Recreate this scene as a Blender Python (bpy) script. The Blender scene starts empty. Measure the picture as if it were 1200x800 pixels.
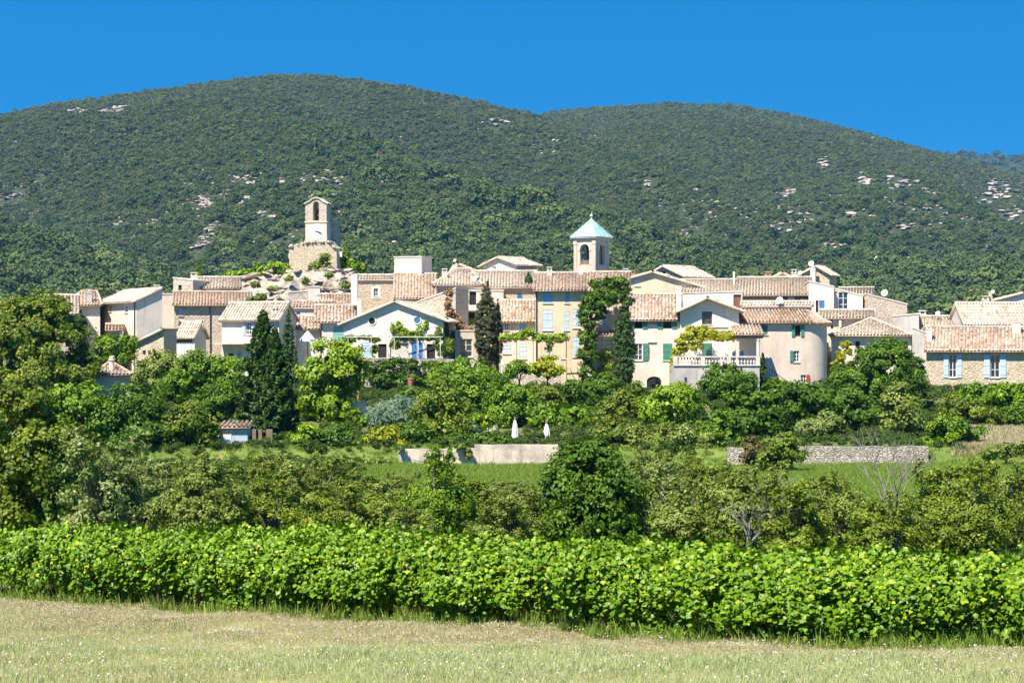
import bpy, math, random
import numpy as np
from mathutils import Vector

random.seed(7)
RNG = np.random.default_rng(11)
R = math.radians
scene = bpy.context.scene
COL = scene.collection

# ------------------------------------------------------------------ camera, sky, sun, exposure
FPX = 70.0 / 36.0 * 1200.0          # focal length in photograph pixels
cam_data = bpy.data.cameras.new('camera')
cam_data.lens = 70.0
cam_data.sensor_width = 36.0
cam_data.clip_start = 0.5
cam_data.clip_end = 20000.0
cam = bpy.data.objects.new('camera', cam_data)
cam.rotation_euler = (R(90), 0, 0)
COL.objects.link(cam)
scene.camera = cam

SUN_EL, SUN_AZ = 55.0, 36.0          # height, and degrees to the left of straight behind the camera
world = bpy.data.worlds.new('World')
scene.world = world
world.use_nodes = True
wn, wl = world.node_tree.nodes, world.node_tree.links
bg = wn['Background']
sky = wn.new('ShaderNodeTexSky')
sky.sky_type = 'NISHITA'
sky.sun_disc = False
sky.sun_elevation = R(SUN_EL)
sky.sun_rotation = R(180.0 + SUN_AZ)
sky.altitude = 400
sky.air_density = 1.0
sky.dust_density = 0.0
sky.ozone_density = 3.0
tc = wn.new('ShaderNodeTexCoord')
sp = wn.new('ShaderNodeSeparateXYZ')
wl.new(tc.outputs['Generated'], sp.inputs[0])
mx = wn.new('ShaderNodeMath'); mx.operation = 'MAXIMUM'; mx.inputs[1].default_value = 0.0
wl.new(sp.outputs[2], mx.inputs[0])
ma = wn.new('ShaderNodeMath'); ma.operation = 'MULTIPLY_ADD'; ma.inputs[1].default_value = 1.2; ma.inputs[2].default_value = 0.40
wl.new(mx.outputs[0], ma.inputs[0])
cb = wn.new('ShaderNodeCombineXYZ')
wl.new(sp.outputs[0], cb.inputs[0]); wl.new(sp.outputs[1], cb.inputs[1]); wl.new(ma.outputs[0], cb.inputs[2])
nz = wn.new('ShaderNodeVectorMath'); nz.operation = 'NORMALIZE'
wl.new(cb.outputs[0], nz.inputs[0]); wl.new(nz.outputs[0], sky.inputs['Vector'])
hs = wn.new('ShaderNodeHueSaturation')
hs.inputs['Saturation'].default_value = 1.9
hs.inputs['Hue'].default_value = 0.493
hs.inputs['Value'].default_value = 1.0
wl.new(sky.outputs[0], hs.inputs['Color'])
wl.new(hs.outputs[0], bg.inputs[0])
bg.inputs[1].default_value = 0.115

sun_data = bpy.data.lights.new('sun', 'SUN')
sun_data.energy = 5.0
sun_data.angle = R(0.53)
sun_data.color = (1.0, 0.925, 0.80)
sun = bpy.data.objects.new('sun', sun_data)
_s = Vector((-math.sin(R(SUN_AZ)) * math.cos(R(SUN_EL)), -math.cos(R(SUN_AZ)) * math.cos(R(SUN_EL)), math.sin(R(SUN_EL))))
sun.rotation_euler = _s.to_track_quat('Z', 'Y').to_euler()
COL.objects.link(sun)

vs = scene.view_settings
vs.view_transform = 'Standard'
vs.look = 'None'
vs.exposure = 0.95
vs.gamma = 1.0
vs.use_curve_mapping = False
cy = scene.cycles
cy.max_bounces = 5
cy.diffuse_bounces = 3
cy.glossy_bounces = 2
cy.transmission_bounces = 3
cy.transparent_max_bounces = 4
cy.volume_bounces = 0
cy.use_denoising = True
cy.caustics_reflective = False
cy.caustics_refractive = False

# ------------------------------------------------------------------ materials
MATS = {}
def new_mat(name):
    m = bpy.data.materials.new(name)
    m.use_nodes = True
    n, l = m.node_tree.nodes, m.node_tree.links
    b = n['Principled BSDF']
    b.inputs['Roughness'].default_value = 0.9
    b.inputs['Specular IOR Level'].default_value = 0.2
    MATS[name] = m
    return m, n, l, b

def ramp(n, stops):
    r = n.new('ShaderNodeValToRGB')
    e = r.color_ramp.elements
    while len(e) > 1: e.remove(e[-1])
    e[0].position = stops[0][0]; e[0].color = (*stops[0][1], 1)
    for p, c in stops[1:]:
        k = e.new(p); k.color = (*c, 1)
    return r

def objcoord(n, l, scale=(1, 1, 1)):
    t = n.new('ShaderNodeTexCoord')
    oi = n.new('ShaderNodeObjectInfo')
    mu = n.new('ShaderNodeMath'); mu.operation = 'MULTIPLY'; mu.inputs[1].default_value = 57.0
    l.new(oi.outputs['Random'], mu.inputs[0])
    ad = n.new('ShaderNodeVectorMath'); ad.operation = 'ADD'
    l.new(t.outputs['Object'], ad.inputs[0]); l.new(mu.outputs[0], ad.inputs[1])
    mp = n.new('ShaderNodeMapping')
    mp.inputs['Scale'].default_value = scale
    l.new(ad.outputs[0], mp.inputs[0])
    return mp.outputs[0]

def noise(n, l, vec, scale, detail=4, rough=0.6):
    t = n.new('ShaderNodeTexNoise')
    t.inputs['Scale'].default_value = scale
    t.inputs['Detail'].default_value = detail
    t.inputs['Roughness'].default_value = rough
    l.new(vec, t.inputs['Vector'])
    return t.outputs['Fac']

def mixc(n, l, fac, a, b, mode='MIX'):
    m = n.new('ShaderNodeMix'); m.data_type = 'RGBA'; m.blend_type = mode
    for s, v in ((m.inputs[0], fac), (m.inputs[6], a), (m.inputs[7], b)):
        if isinstance(v, (int, float)): s.default_value = v
        elif isinstance(v, tuple): s.default_value = (*v, 1)
        else: l.new(v, s)
    return m.outputs[2]

def bump(n, l, h, b, strength=0.4, dist=0.05):
    bp = n.new('ShaderNodeBump')
    bp.inputs['Strength'].default_value = strength
    bp.inputs['Distance'].default_value = dist
    l.new(h, bp.inputs['Height']); l.new(bp.outputs[0], b.inputs['Normal'])

def plaster(name, c, stain=(0.45, 0.38, 0.30), amt=0.5):
    m, n, l, b = new_mat(name)
    v = objcoord(n, l)
    n1 = noise(n, l, v, 0.55, 5, 0.65)
    v2 = objcoord(n, l, (1.6, 1.6, 0.22))
    n2 = noise(n, l, v2, 1.3, 5, 0.7)
    r1 = ramp(n, [(0.46, (0, 0, 0)), (0.66, (1, 1, 1))]); l.new(n1, r1.inputs[0])
    r2 = ramp(n, [(0.52, (0, 0, 0)), (0.72, (1, 1, 1))]); l.new(n2, r2.inputs[0])
    n3 = noise(n, l, v, 4.5, 6, 0.7)
    col = mixc(n, l, 0.22, c, ramp_out(n, l, n3, [(0.3, tuple(x * 0.72 for x in c)), (0.7, tuple(min(0.86, x * 1.18) for x in c))]))
    f1 = n.new('ShaderNodeMath'); f1.operation = 'MULTIPLY'; f1.inputs[1].default_value = amt
    l.new(r1.outputs[0], f1.inputs[0])
    col = mixc(n, l, f1.outputs[0], col, tuple(0.42 * a + 0.58 * s for a, s in zip(c, stain)))
    f2 = n.new('ShaderNodeMath'); f2.operation = 'MULTIPLY'; f2.inputs[1].default_value = amt * 0.75
    l.new(r2.outputs[0], f2.inputs[0])
    col = mixc(n, l, f2.outputs[0], col, tuple(0.6 * s + 0.25 * a for a, s in zip(c, stain)))
    l.new(col, b.inputs['Base Color'])
    bump(n, l, n3, b, 0.35, 0.04)
    return m

def ramp_out(n, l, fac, stops):
    r = ramp(n, stops); l.new(fac, r.inputs[0]); return r.outputs[0]

def rubble(name, cs, joint, scale=3.2, stretch=1.7, depth=0.06):
    m, n, l, b = new_mat(name)
    v = objcoord(n, l, (1, 1, stretch))
    nz_ = n.new('ShaderNodeTexNoise'); nz_.inputs['Scale'].default_value = 3.0
    l.new(v, nz_.inputs['Vector'])
    ad = n.new('ShaderNodeVectorMath'); ad.operation = 'MULTIPLY_ADD'
    ad.inputs[1].default_value = (0.18, 0.18, 0.18)
    l.new(nz_.outputs['Color'], ad.inputs[0]); l.new(v, ad.inputs[2])
    vo = n.new('ShaderNodeTexVoronoi'); vo.inputs['Scale'].default_value = scale
    l.new(ad.outputs[0], vo.inputs['Vector'])
    ve = n.new('ShaderNodeTexVoronoi'); ve.feature = 'DISTANCE_TO_EDGE'; ve.inputs['Scale'].default_value = scale
    l.new(ad.outputs[0], ve.inputs['Vector'])
    se = n.new('ShaderNodeSeparateColor'); l.new(vo.outputs['Color'], se.inputs[0])
    col = ramp_out(n, l, se.outputs[0], [(0.0, cs[0]), (0.4, cs[1]), (0.75, cs[2]), (1.0, cs[3])])
    big = noise(n, l, v, 0.5, 4)
    col = mixc(n, l, ramp_out(n, l, big, [(0.4, (0, 0, 0)), (0.75, (0.5, 0.5, 0.5))]), col, joint)
    je = ramp_out(n, l, ve.outputs['Distance'], [(0.0, (1, 1, 1)), (0.09, (0, 0, 0))])
    col = mixc(n, l, je, col, tuple(x * 0.8 for x in joint))
    l.new(col, b.inputs['Base Color'])
    h = ramp_out(n, l, ve.outputs['Distance'], [(0.0, (0, 0, 0)), (0.16, (1, 1, 1))])
    bump(n, l, h, b, 0.8, depth)
    return m

plaster('plaster_white', (0.76, 0.69, 0.60), amt=0.55)
plaster('plaster_cream', (0.77, 0.67, 0.55), amt=0.85)
plaster('plaster_pink', (0.72, 0.60, 0.49), amt=0.85)
plaster('plaster_rose', (0.73, 0.59, 0.48), amt=0.7)
plaster('plaster_ochre', (0.76, 0.60, 0.40), amt=0.9)
plaster('plaster_beige', (0.68, 0.57, 0.46), amt=0.7)
plaster('plaster_grey', (0.58, 0.53, 0.47), stain=(0.25, 0.24, 0.22), amt=0.9)
plaster('plaster_concrete', (0.68, 0.57, 0.46), stain=(0.14, 0.10, 0.08), amt=1.0)
plaster('plaster_tower', (0.63, 0.53, 0.43), stain=(0.30, 0.24, 0.18), amt=0.7)
rubble('rubble_gold', [(0.48, 0.34, 0.20), (0.64, 0.50, 0.33), (0.70, 0.58, 0.42), (0.57, 0.46, 0.34)], (0.68, 0.57, 0.42))
rubble('rubble_pale', [(0.50, 0.39, 0.29), (0.62, 0.51, 0.39), (0.70, 0.60, 0.48), (0.54, 0.45, 0.36)], (0.66, 0.55, 0.43))
rubble('rubble_grey', [(0.34, 0.30, 0.27), (0.50, 0.45, 0.40), (0.62, 0.57, 0.51), (0.42, 0.37, 0.32)], (0.50, 0.44, 0.38))
rubble('drystone', [(0.44, 0.38, 0.31), (0.60, 0.53, 0.44), (0.70, 0.64, 0.54), (0.52, 0.44, 0.36)], (0.22, 0.18, 0.13), 3.4, 2.3, 0.1)

def flat(name, c, rough=0.7, spec=0.3, metal=0.0, var=0.12):
    m, n, l, b = new_mat(name)
    v = objcoord(n, l)
    f = noise(n, l, v, 2.5, 5)
    col = ramp_out(n, l, f, [(0.3, tuple(x * (1 - var) for x in c)), (0.7, tuple(min(0.9, x * (1 + var)) for x in c))])
    l.new(col, b.inputs['Base Color'])
    b.inputs['Roughness'].default_value = rough
    b.inputs['Specular IOR Level'].default_value = spec
    b.inputs['Metallic'].default_value = metal
    return m
flat('shutter_blue', (0.48, 0.58, 0.72))
flat('shutter_bright_blue', (0.06, 0.20, 0.42))
flat('shutter_pale_blue', (0.56, 0.66, 0.76))
flat('shutter_sky', (0.30, 0.50, 0.66))
flat('shutter_green', (0.07, 0.23, 0.17))
flat('shutter_mint', (0.28, 0.52, 0.44))
flat('shutter_red', (0.50, 0.07, 0.05))
flat('shutter_brown', (0.20, 0.10, 0.07))
flat('frame_white', (0.76, 0.73, 0.68))
flat('frame_wood', (0.28, 0.17, 0.11))
flat('surround', (0.74, 0.68, 0.58))
flat('iron', (0.05, 0.05, 0.055), 0.5)
flat('dark_void', (0.030, 0.026, 0.024), 0.9)  # near-black slabs stand in for the shade inside unlit openings
flat('room_shade', (0.20, 0.14, 0.10), 0.9)  # dark brown puts the shade of open rooms and loggias into the colour
flat('terracotta', (0.52, 0.22, 0.12))
flat('copper_green', (0.33, 0.52, 0.48), 0.6, var=0.25)
flat('bronze', (0.10, 0.085, 0.06), 0.45, 0.5, 0.6)
flat('dish_white', (0.60, 0.58, 0.55), 0.6)
flat('canvas_white', (0.78, 0.78, 0.79), 0.9, var=0.05)
flat('stone_trim', (0.66, 0.57, 0.47), var=0.2)
flat('timber', (0.22, 0.15, 0.10), var=0.3)
flat('tank_dark', (0.02, 0.02, 0.022), 0.6)
flat('paint_white', (0.78, 0.78, 0.78))
flat('shed_blue', (0.42, 0.50, 0.56))

m, n, l, b = new_mat('glass')
b.inputs['Base Color'].default_value = (0.03, 0.04, 0.05, 1)
b.inputs['Roughness'].default_value = 0.06
b.inputs['Specular IOR Level'].default_value = 0.7
m, n, l, b = new_mat('glass_blue')
b.inputs['Base Color'].default_value = (0.05, 0.14, 0.24, 1)
b.inputs['Roughness'].default_value = 0.08
b.inputs['Specular IOR Level'].default_value = 0.8

def tilemat(name, stops):
    m, n, l, b = new_mat(name)
    at = n.new('ShaderNodeAttribute'); at.attribute_name = 'tint'
    col = ramp_out(n, l, at.outputs['Fac'], stops)
    v = objcoord(n, l)
    f = noise(n, l, v, 0.55, 6, 0.7)
    col = mixc(n, l, ramp_out(n, l, f, [(0.48, (0, 0, 0)), (0.66, (0.65, 0.65, 0.65))]), col, (0.62, 0.54, 0.44))
    f3 = noise(n, l, v, 0.9, 6, 0.75)
    col = mixc(n, l, ramp_out(n, l, f3, [(0.55, (0, 0, 0)), (0.72, (0.6, 0.6, 0.6))]), col, (0.24, 0.19, 0.14))
    f2 = noise(n, l, v, 5.0, 5, 0.75)
    col = mixc(n, l, ramp_out(n, l, f2, [(0.52, (0, 0, 0)), (0.72, (0.55, 0.55, 0.55))]), col, (0.22, 0.17, 0.13))
    l.new(col, b.inputs['Base Color'])
    return m
tilemat('tile_beige', [(0, (0.30, 0.22, 0.155)), (0.35, (0.50, 0.39, 0.29)), (0.7, (0.63, 0.52, 0.41)), (1, (0.71, 0.63, 0.53))])
tilemat('tile_red', [(0, (0.24, 0.145, 0.10)), (0.35, (0.42, 0.28, 0.195)), (0.7, (0.57, 0.445, 0.34)), (1, (0.70, 0.61, 0.51))])
tilemat('tile_orange', [(0, (0.31, 0.18, 0.115)), (0.4, (0.52, 0.345, 0.23)), (0.75, (0.62, 0.485, 0.365)), (1, (0.70, 0.61, 0.51))])

def leafmat(name, c1, c2, c3, rough=0.5, trans=0.26, inst=False):
    m, n, l, b = new_mat(name)
    at = n.new('ShaderNodeAttribute'); at.attribute_name = 'tint'
    fac = at.outputs['Fac']
    if inst:
        oi = n.new('ShaderNodeObjectInfo')
        mm = n.new('ShaderNodeMath'); mm.operation = 'MULTIPLY'; mm.inputs[1].default_value = 0.35
        l.new(at.outputs['Fac'], mm.inputs[0])
        m2 = n.new('ShaderNodeMath'); m2.operation = 'MULTIPLY_ADD'; m2.inputs[1].default_value = 0.65
        l.new(oi.outputs['Random'], m2.inputs[0]); l.new(mm.outputs[0], m2.inputs[2])
        fac = m2.outputs[0]
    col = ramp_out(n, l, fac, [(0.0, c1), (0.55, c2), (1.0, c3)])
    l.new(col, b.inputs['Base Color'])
    b.inputs['Roughness'].default_value = rough
    b.inputs['Specular IOR Level'].default_value = 0.3
    tr = n.new('ShaderNodeBsdfTranslucent')
    tcol = mixc(n, l, 1.0, col, (1.0, 1.0, 0.35), 'MULTIPLY')
    l.new(tcol, tr.inputs[0])
    ms = n.new('ShaderNodeMixShader'); ms.inputs[0].default_value = trans
    l.new(b.outputs[0], ms.inputs[1]); l.new(tr.outputs[0], ms.inputs[2])
    l.new(ms.outputs[0], n['Material Output'].inputs[0])
    return m
leafmat('leaf_dark', (0.050, 0.106, 0.005), (0.100, 0.190, 0.008), (0.19, 0.30, 0.016))
leafmat('leaf_mid', (0.084, 0.165, 0.005), (0.175, 0.29, 0.008), (0.31, 0.43, 0.02))
leafmat('leaf_bright', (0.14, 0.24, 0.008), (0.26, 0.385, 0.012), (0.43, 0.51, 0.028))
leafmat('leaf_yellow', (0.24, 0.29, 0.010), (0.42, 0.42, 0.015), (0.60, 0.52, 0.03))
leafmat('leaf_gold', (0.085, 0.135, 0.008), (0.16, 0.22, 0.012), (0.30, 0.34, 0.03))
leafmat('leaf_olive', (0.11, 0.165, 0.018), (0.21, 0.275, 0.036), (0.38, 0.41, 0.11))
leafmat('leaf_olive_brown', (0.095, 0.150, 0.009), (0.185, 0.255, 0.014), (0.33, 0.37, 0.04))
leafmat('leaf_silver', (0.12, 0.20, 0.12), (0.20, 0.30, 0.19), (0.30, 0.40, 0.27))
leafmat('leaf_willow', (0.115, 0.170, 0.030), (0.22, 0.285, 0.065), (0.37, 0.41, 0.16))
leafmat('leaf_cypress', (0.026, 0.060, 0.008), (0.050, 0.102, 0.012), (0.095, 0.16, 0.02), trans=0.15)
leafmat('leaf_cypress_brown', (0.050, 0.060, 0.022), (0.095, 0.105, 0.038), (0.16, 0.155, 0.06), trans=0.2)
leafmat('leaf_conifer', (0.036, 0.080, 0.012), (0.070, 0.128, 0.018), (0.13, 0.19, 0.03), trans=0.2)
leafmat('leaf_vine', (0.055, 0.130, 0.003), (0.140, 0.260, 0.004), (0.34, 0.44, 0.018), 0.42, 0.22)
leafmat('leaf_dry', (0.22, 0.11, 0.05), (0.42, 0.25, 0.13), (0.55, 0.38, 0.22))
leafmat('leaf_purple', (0.08, 0.06, 0.02), (0.15, 0.11, 0.03), (0.20, 0.18, 0.04))
leafmat('leaf_white_bloom', (0.12, 0.20, 0.03), (0.50, 0.52, 0.38), (0.76, 0.74, 0.66))
leafmat('forest_pine', (0.042, 0.078, 0.026), (0.092, 0.138, 0.038), (0.19, 0.23, 0.058), 0.8, 0.2, True)
leafmat('forest_shrub', (0.056, 0.082, 0.028), (0.118, 0.146, 0.044), (0.22, 0.235, 0.08), 0.8, 0.2, True)
leafmat('forest_light', (0.055, 0.094, 0.024), (0.112, 0.160, 0.040), (0.22, 0.26, 0.065), 0.8, 0.2, True)
leafmat('under_leaf', (0.035, 0.075, 0.008), (0.075, 0.135, 0.014), (0.17, 0.21, 0.035), 0.6, 0.3, True)  # darkened leaf colours paint in the deep shade between the shrubs
leafmat('grass_dry', (0.41, 0.37, 0.20), (0.54, 0.47, 0.29), (0.64, 0.57, 0.40), 0.7, 0.35, True)
leafmat('grass_pale', (0.33, 0.40, 0.14), (0.48, 0.52, 0.24), (0.62, 0.60, 0.36), 0.7, 0.35, True)
leafmat('grass_green', (0.14, 0.23, 0.022), (0.23, 0.33, 0.045), (0.36, 0.42, 0.11), 0.7, 0.35, True)
leafmat('petal', (0.58, 0.46, 0.48), (0.70, 0.62, 0.60), (0.78, 0.74, 0.68), 0.7, 0.3, True)

def bark(name, c):
    m, n, l, b = new_mat(name)
    v = objcoord(n, l, (1, 1, 0.25))
    f = noise(n, l, v, 8.0, 6, 0.7)
    l.new(ramp_out(n, l, f, [(0.3, tuple(x * 0.5 for x in c)), (0.7, tuple(x * 1.3 for x in c))]), b.inputs['Base Color'])
    bump(n, l, f, b, 0.6, 0.05)
bark('bark', (0.14, 0.10, 0.07))
bark('bark_bare', (0.24, 0.215, 0.19))
bark('bark_grey', (0.20, 0.175, 0.15))

# rock
m, n, l, b = new_mat('limestone')
v = objcoord(n, l)
f = noise(n, l, v, 0.9, 8, 0.7)
col = ramp_out(n, l, f, [(0.32, (0.13, 0.10, 0.07)), (0.46, (0.38, 0.32, 0.25)), (0.70, (0.58, 0.51, 0.43))])
l.new(col, b.inputs['Base Color'])
bump(n, l, noise(n, l, v, 2.6, 8, 0.7), b, 0.9, 0.25)
m, n, l, b = new_mat('limestone_far')
v = objcoord(n, l)
f = noise(n, l, v, 0.5, 6, 0.7)
l.new(ramp_out(n, l, f, [(0.3, (0.28, 0.22, 0.17)), (0.65, (0.50, 0.43, 0.36))]), b.inputs['Base Color'])

# ground: colour follows what grows there
m, n, l, b = new_mat('ground_cover')
g = n.new('ShaderNodeNewGeometry')
sx = n.new('ShaderNodeSeparateXYZ'); l.new(g.outputs['Position'], sx.inputs[0])
P = g.outputs['Position']
f = noise(n, l, P, 0.35, 6, 0.65)
f2 = noise(n, l, P, 3.0, 6, 0.7)
meadow = ramp_out(n, l, f2, [(0.3, (0.36, 0.33, 0.18)), (0.55, (0.48, 0.43, 0.26)), (0.75, (0.54, 0.46, 0.31))])
grass = ramp_out(n, l, f, [(0.35, (0.09, 0.15, 0.025)), (0.6, (0.17, 0.23, 0.045)), (0.8, (0.32, 0.30, 0.14))])
garden = ramp_out(n, l, f2, [(0.3, (0.07, 0.11, 0.025)), (0.6, (0.16, 0.17, 0.06)), (0.8, (0.30, 0.24, 0.14))])
mr = n.new('ShaderNodeMapRange'); mr.inputs[1].default_value = 48; mr.inputs[2].default_value = 56
l.new(sx.outputs[1], mr.inputs[0])
mr2 = n.new('ShaderNodeMapRange'); mr2.inputs[1].default_value = 150; mr2.inputs[2].default_value = 153
l.new(sx.outputs[1], mr2.inputs[0])
col = mixc(n, l, mr.outputs[0], meadow, grass)
col = mixc(n, l, mr2.outputs[0], col, garden)
l.new(col, b.inputs['Base Color'])
bump(n, l, f2, b, 0.5, 0.1)

m, n, l, b = new_mat('garrigue')
g = n.new('ShaderNodeNewGeometry'); P = g.outputs['Position']
f = noise(n, l, P, 0.012, 6, 0.7)
f2 = noise(n, l, P, 0.30, 5, 0.75)
c1 = ramp_out(n, l, f2, [(0.35, (0.022, 0.032, 0.014)), (0.52, (0.042, 0.054, 0.023)), (0.66, (0.085, 0.085, 0.045)), (0.78, (0.32, 0.26, 0.19))])
c2 = ramp_out(n, l, f2, [(0.35, (0.022, 0.034, 0.012)), (0.7, (0.060, 0.074, 0.028))])
l.new(mixc(n, l, ramp_out(n, l, f, [(0.4, (0, 0, 0)), (0.62, (1, 1, 1))]), c2, c1), b.inputs['Base Color'])

# ------------------------------------------------------------------ helpers
def tag(o, label=None, cat=None, group=None, kind=None):
    if label: o['label'] = label
    if cat: o['category'] = cat
    if group: o['group'] = group
    if kind: o['kind'] = kind
    return o

def link(name, me, parent=None, loc=(0, 0, 0)):
    o = bpy.data.objects.new(name, me)
    COL.objects.link(o)
    o.location = loc
    if parent is not None: o.parent = parent
    return o

def empty(name, loc, rz=0.0):
    o = bpy.data.objects.new(name, None)
    o.empty_display_size = 0.5
    COL.objects.link(o)
    o.location = loc
    o.rotation_euler = (0, 0, rz)
    return o

def np_mesh(name, V, F, mat=None, tint=None, smooth=False):
    V = np.asarray(V, dtype=np.float32); F = np.asarray(F, dtype=np.int32)
    me = bpy.data.meshes.new(name)
    nf, k = F.shape
    me.vertices.add(len(V)); me.vertices.foreach_set('co', V.ravel())
    me.loops.add(nf * k); me.loops.foreach_set('vertex_index', F.ravel())
    me.polygons.add(nf)
    me.polygons.foreach_set('loop_start', np.arange(0, nf * k, k, dtype=np.int32))
    if smooth:
        me.polygons.foreach_set('use_smooth', np.ones(nf, dtype=bool))
    me.update(calc_edges=True)
    if tint is not None:
        a = me.attributes.new('tint', 'FLOAT', 'POINT')
        a.data.foreach_set('value', np.asarray(tint, dtype=np.float32))
    if mat: me.materials.append(MATS[mat])
    return me

class MB:
    """collects faces of one part"""
    def __init__(s): s.v = []; s.f = []
    def face(s, pts):
        i = len(s.v); s.v += [tuple(p) for p in pts]; s.f.append(tuple(range(i, i + len(pts))))
    def box(s, o, ux, uy, uz):
        o = Vector(o); ux = Vector(ux); uy = Vector(uy); uz = Vector(uz)
        p = [o, o + ux, o + ux + uy, o + uy]; q = [a + uz for a in p]
        s.face(p[::-1]); s.face(q)
        for i in range(4):
            j = (i + 1) % 4
            s.face([p[i], p[j], q[j], q[i]])
    def cbox(s, c, sx, sy, sz):
        s.box((c[0] - sx / 2, c[1] - sy / 2, c[2]), (sx, 0, 0), (0, sy, 0), (0, 0, sz))
    def lathe(s, c, prof, n=10):
        base = len(s.v)
        for r, z in prof:
            for k in range(n):
                a = 2 * math.pi * k / n
                s.v.append((c[0] + r * math.cos(a), c[1] + r * math.sin(a), c[2] + z))
        for i in range(len(prof) - 1):
            for k in range(n):
                k2 = (k + 1) % n
                s.f.append((base + i * n + k, base + i * n + k2, base + (i + 1) * n + k2, base + (i + 1) * n + k))
        s.f.append(tuple(base + (len(prof) - 1) * n + k for k in range(n)))
    def tube(s, pts, rad, n=6):
        base = len(s.v); pts = [Vector(p) for p in pts]
        for i, p in enumerate(pts):
            t = (pts[min(i + 1, len(pts) - 1)] - pts[max(i - 1, 0)]).normalized()
            a = t.cross(Vector((0.31, 0.2, 0.93)) if abs(t.z) < 0.9 else Vector((1, 0, 0))).normalized()
            bb = t.cross(a)
            for k in range(n):
                an = 2 * math.pi * k / n
                s.v.append(tuple(p + (a * math.cos(an) + bb * math.sin(an)) * rad[i]))
        for i in range(len(pts) - 1):
            for k in range(n):
                k2 = (k + 1) % n
                s.f.append((base + i * n + k, base + i * n + k2, base + (i + 1) * n + k2, base + (i + 1) * n + k))
        s.f.append(tuple(base + k for k in range(n))[::-1])
        s.f.append(tuple(base + (len(pts) - 1) * n + k for k in range(n)))
    def build(s, name, mat, parent=None, loc=(0, 0, 0), smooth=False):
        me = bpy.data.meshes.new(name)
        me.from_pydata(s.v, [], s.f)
        me.materials.append(MATS[mat])
        if smooth:
            for p in me.polygons: p.use_smooth = True
        me.update()
        return link(name, me, parent, loc)

def ray(px): return (px - 600.0) / FPX
def at(px, py, d): return Vector((ray(px) * d, d, (400.0 - py) / FPX * d))

# value noise on arrays
_perm = np.random.default_rng(5).random((256, 256))
def vnoise(x, y):
    xi = np.floor(x).astype(int); yi = np.floor(y).astype(int)
    fx = x - xi; fy = y - yi
    fx = fx * fx * (3 - 2 * fx); fy = fy * fy * (3 - 2 * fy)
    a = _perm[xi & 255, yi & 255]; b_ = _perm[(xi + 1) & 255, yi & 255]
    c = _perm[xi & 255, (yi + 1) & 255]; d = _perm[(xi + 1) & 255, (yi + 1) & 255]
    return (a * (1 - fx) + b_ * fx) * (1 - fy) + (c * (1 - fx) + d * fx) * fy - 0.5
def fbm(x, y, o=4):
    s = 0; a = 1.0
    for _ in range(o):
        s = s + a * vnoise(x, y); x = x * 2.03 + 17.3; y = y * 2.03 + 5.1; a *= 0.5
    return s

# ------------------------------------------------------------------ terrain
_GD = [-80, 0, 24, 34, 46, 60, 80, 100, 120, 149.6, 151.2, 165, 180, 195, 206, 225, 245, 262, 285, 330, 500, 700]
_GZ = [6.0, -1.7, -4.1, -5.28, -5.95, -7.1, -8.3, -8.85, -9.1, -9.3, -8.05, -7.3, -6.0, -4.9, -4.2, -2.4, -0.5, 1.0, -2.0, -9.0, -12, -4]
def valley(x, y):
    z = np.interp(y, _GD, _GZ)
    w = np.clip((np.abs(x + 5) - 75) / 60.0, 0, 1) * np.clip((y - 205) / 20.0, 0, 1) * np.clip((420 - y) / 90, 0, 1)
    z = z * (1 - w) + (-8.0) * w
    z = z + np.where(y < 47, 0.0, 0.25 * fbm(x / 9.0, y / 9.0, 3))
    z = z + np.where(y < 47, 0.08 * fbm(x / 2.5, y / 2.5, 2), 0)
    return z

def crest(pts):
    p = np.array(pts, float)
    return lambda a: np.interp(a * FPX + 600.0, p[:, 0], p[:, 1])
_H = [
    (crest([(-900, 210), (-200, 170), (0, 135), (60, 124), (130, 114), (200, 105), (240, 99), (280, 93.5), (320, 90.5), (350, 89.5), (385, 91), (430, 97), (470, 103), (550, 118), (620, 134), (700, 160), (800, 197), (900, 236), (1000, 276), (1100, 312), (1200, 335), (1900, 380)]), 2350.0, 760.0),
    (crest([(-900, 330), (300, 240), (400, 200), (500, 172), (580, 150), (640, 134), (700, 126.5), (780, 123), (850, 124), (890, 129), (930, 137), (1000, 154), (1060, 170), (1100, 180), (1150, 195), (1200, 212), (1400, 285), (1900, 370)]), 2950.0, 900.0),
    (crest([(-900, 340), (900, 215), (1000, 193), (1080, 181), (1130, 179), (1200, 184), (1300, 190), (1500, 215), (1900, 260)]), 4300.0, 2500.0),
    (crest([(-900, 240), (-200, 262), (0, 272), (40, 279), (90, 291), (140, 307), (190, 326), (260, 350), (400, 372), (1900, 395)]), 1150.0, 640.0),
    (crest([(-900, 395), (700, 372), (800, 355), (900, 332), (1000, 318), (1100, 312), (1200, 300), (1400, 292), (1900, 300)]), 1350.0, 640.0),
]
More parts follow.
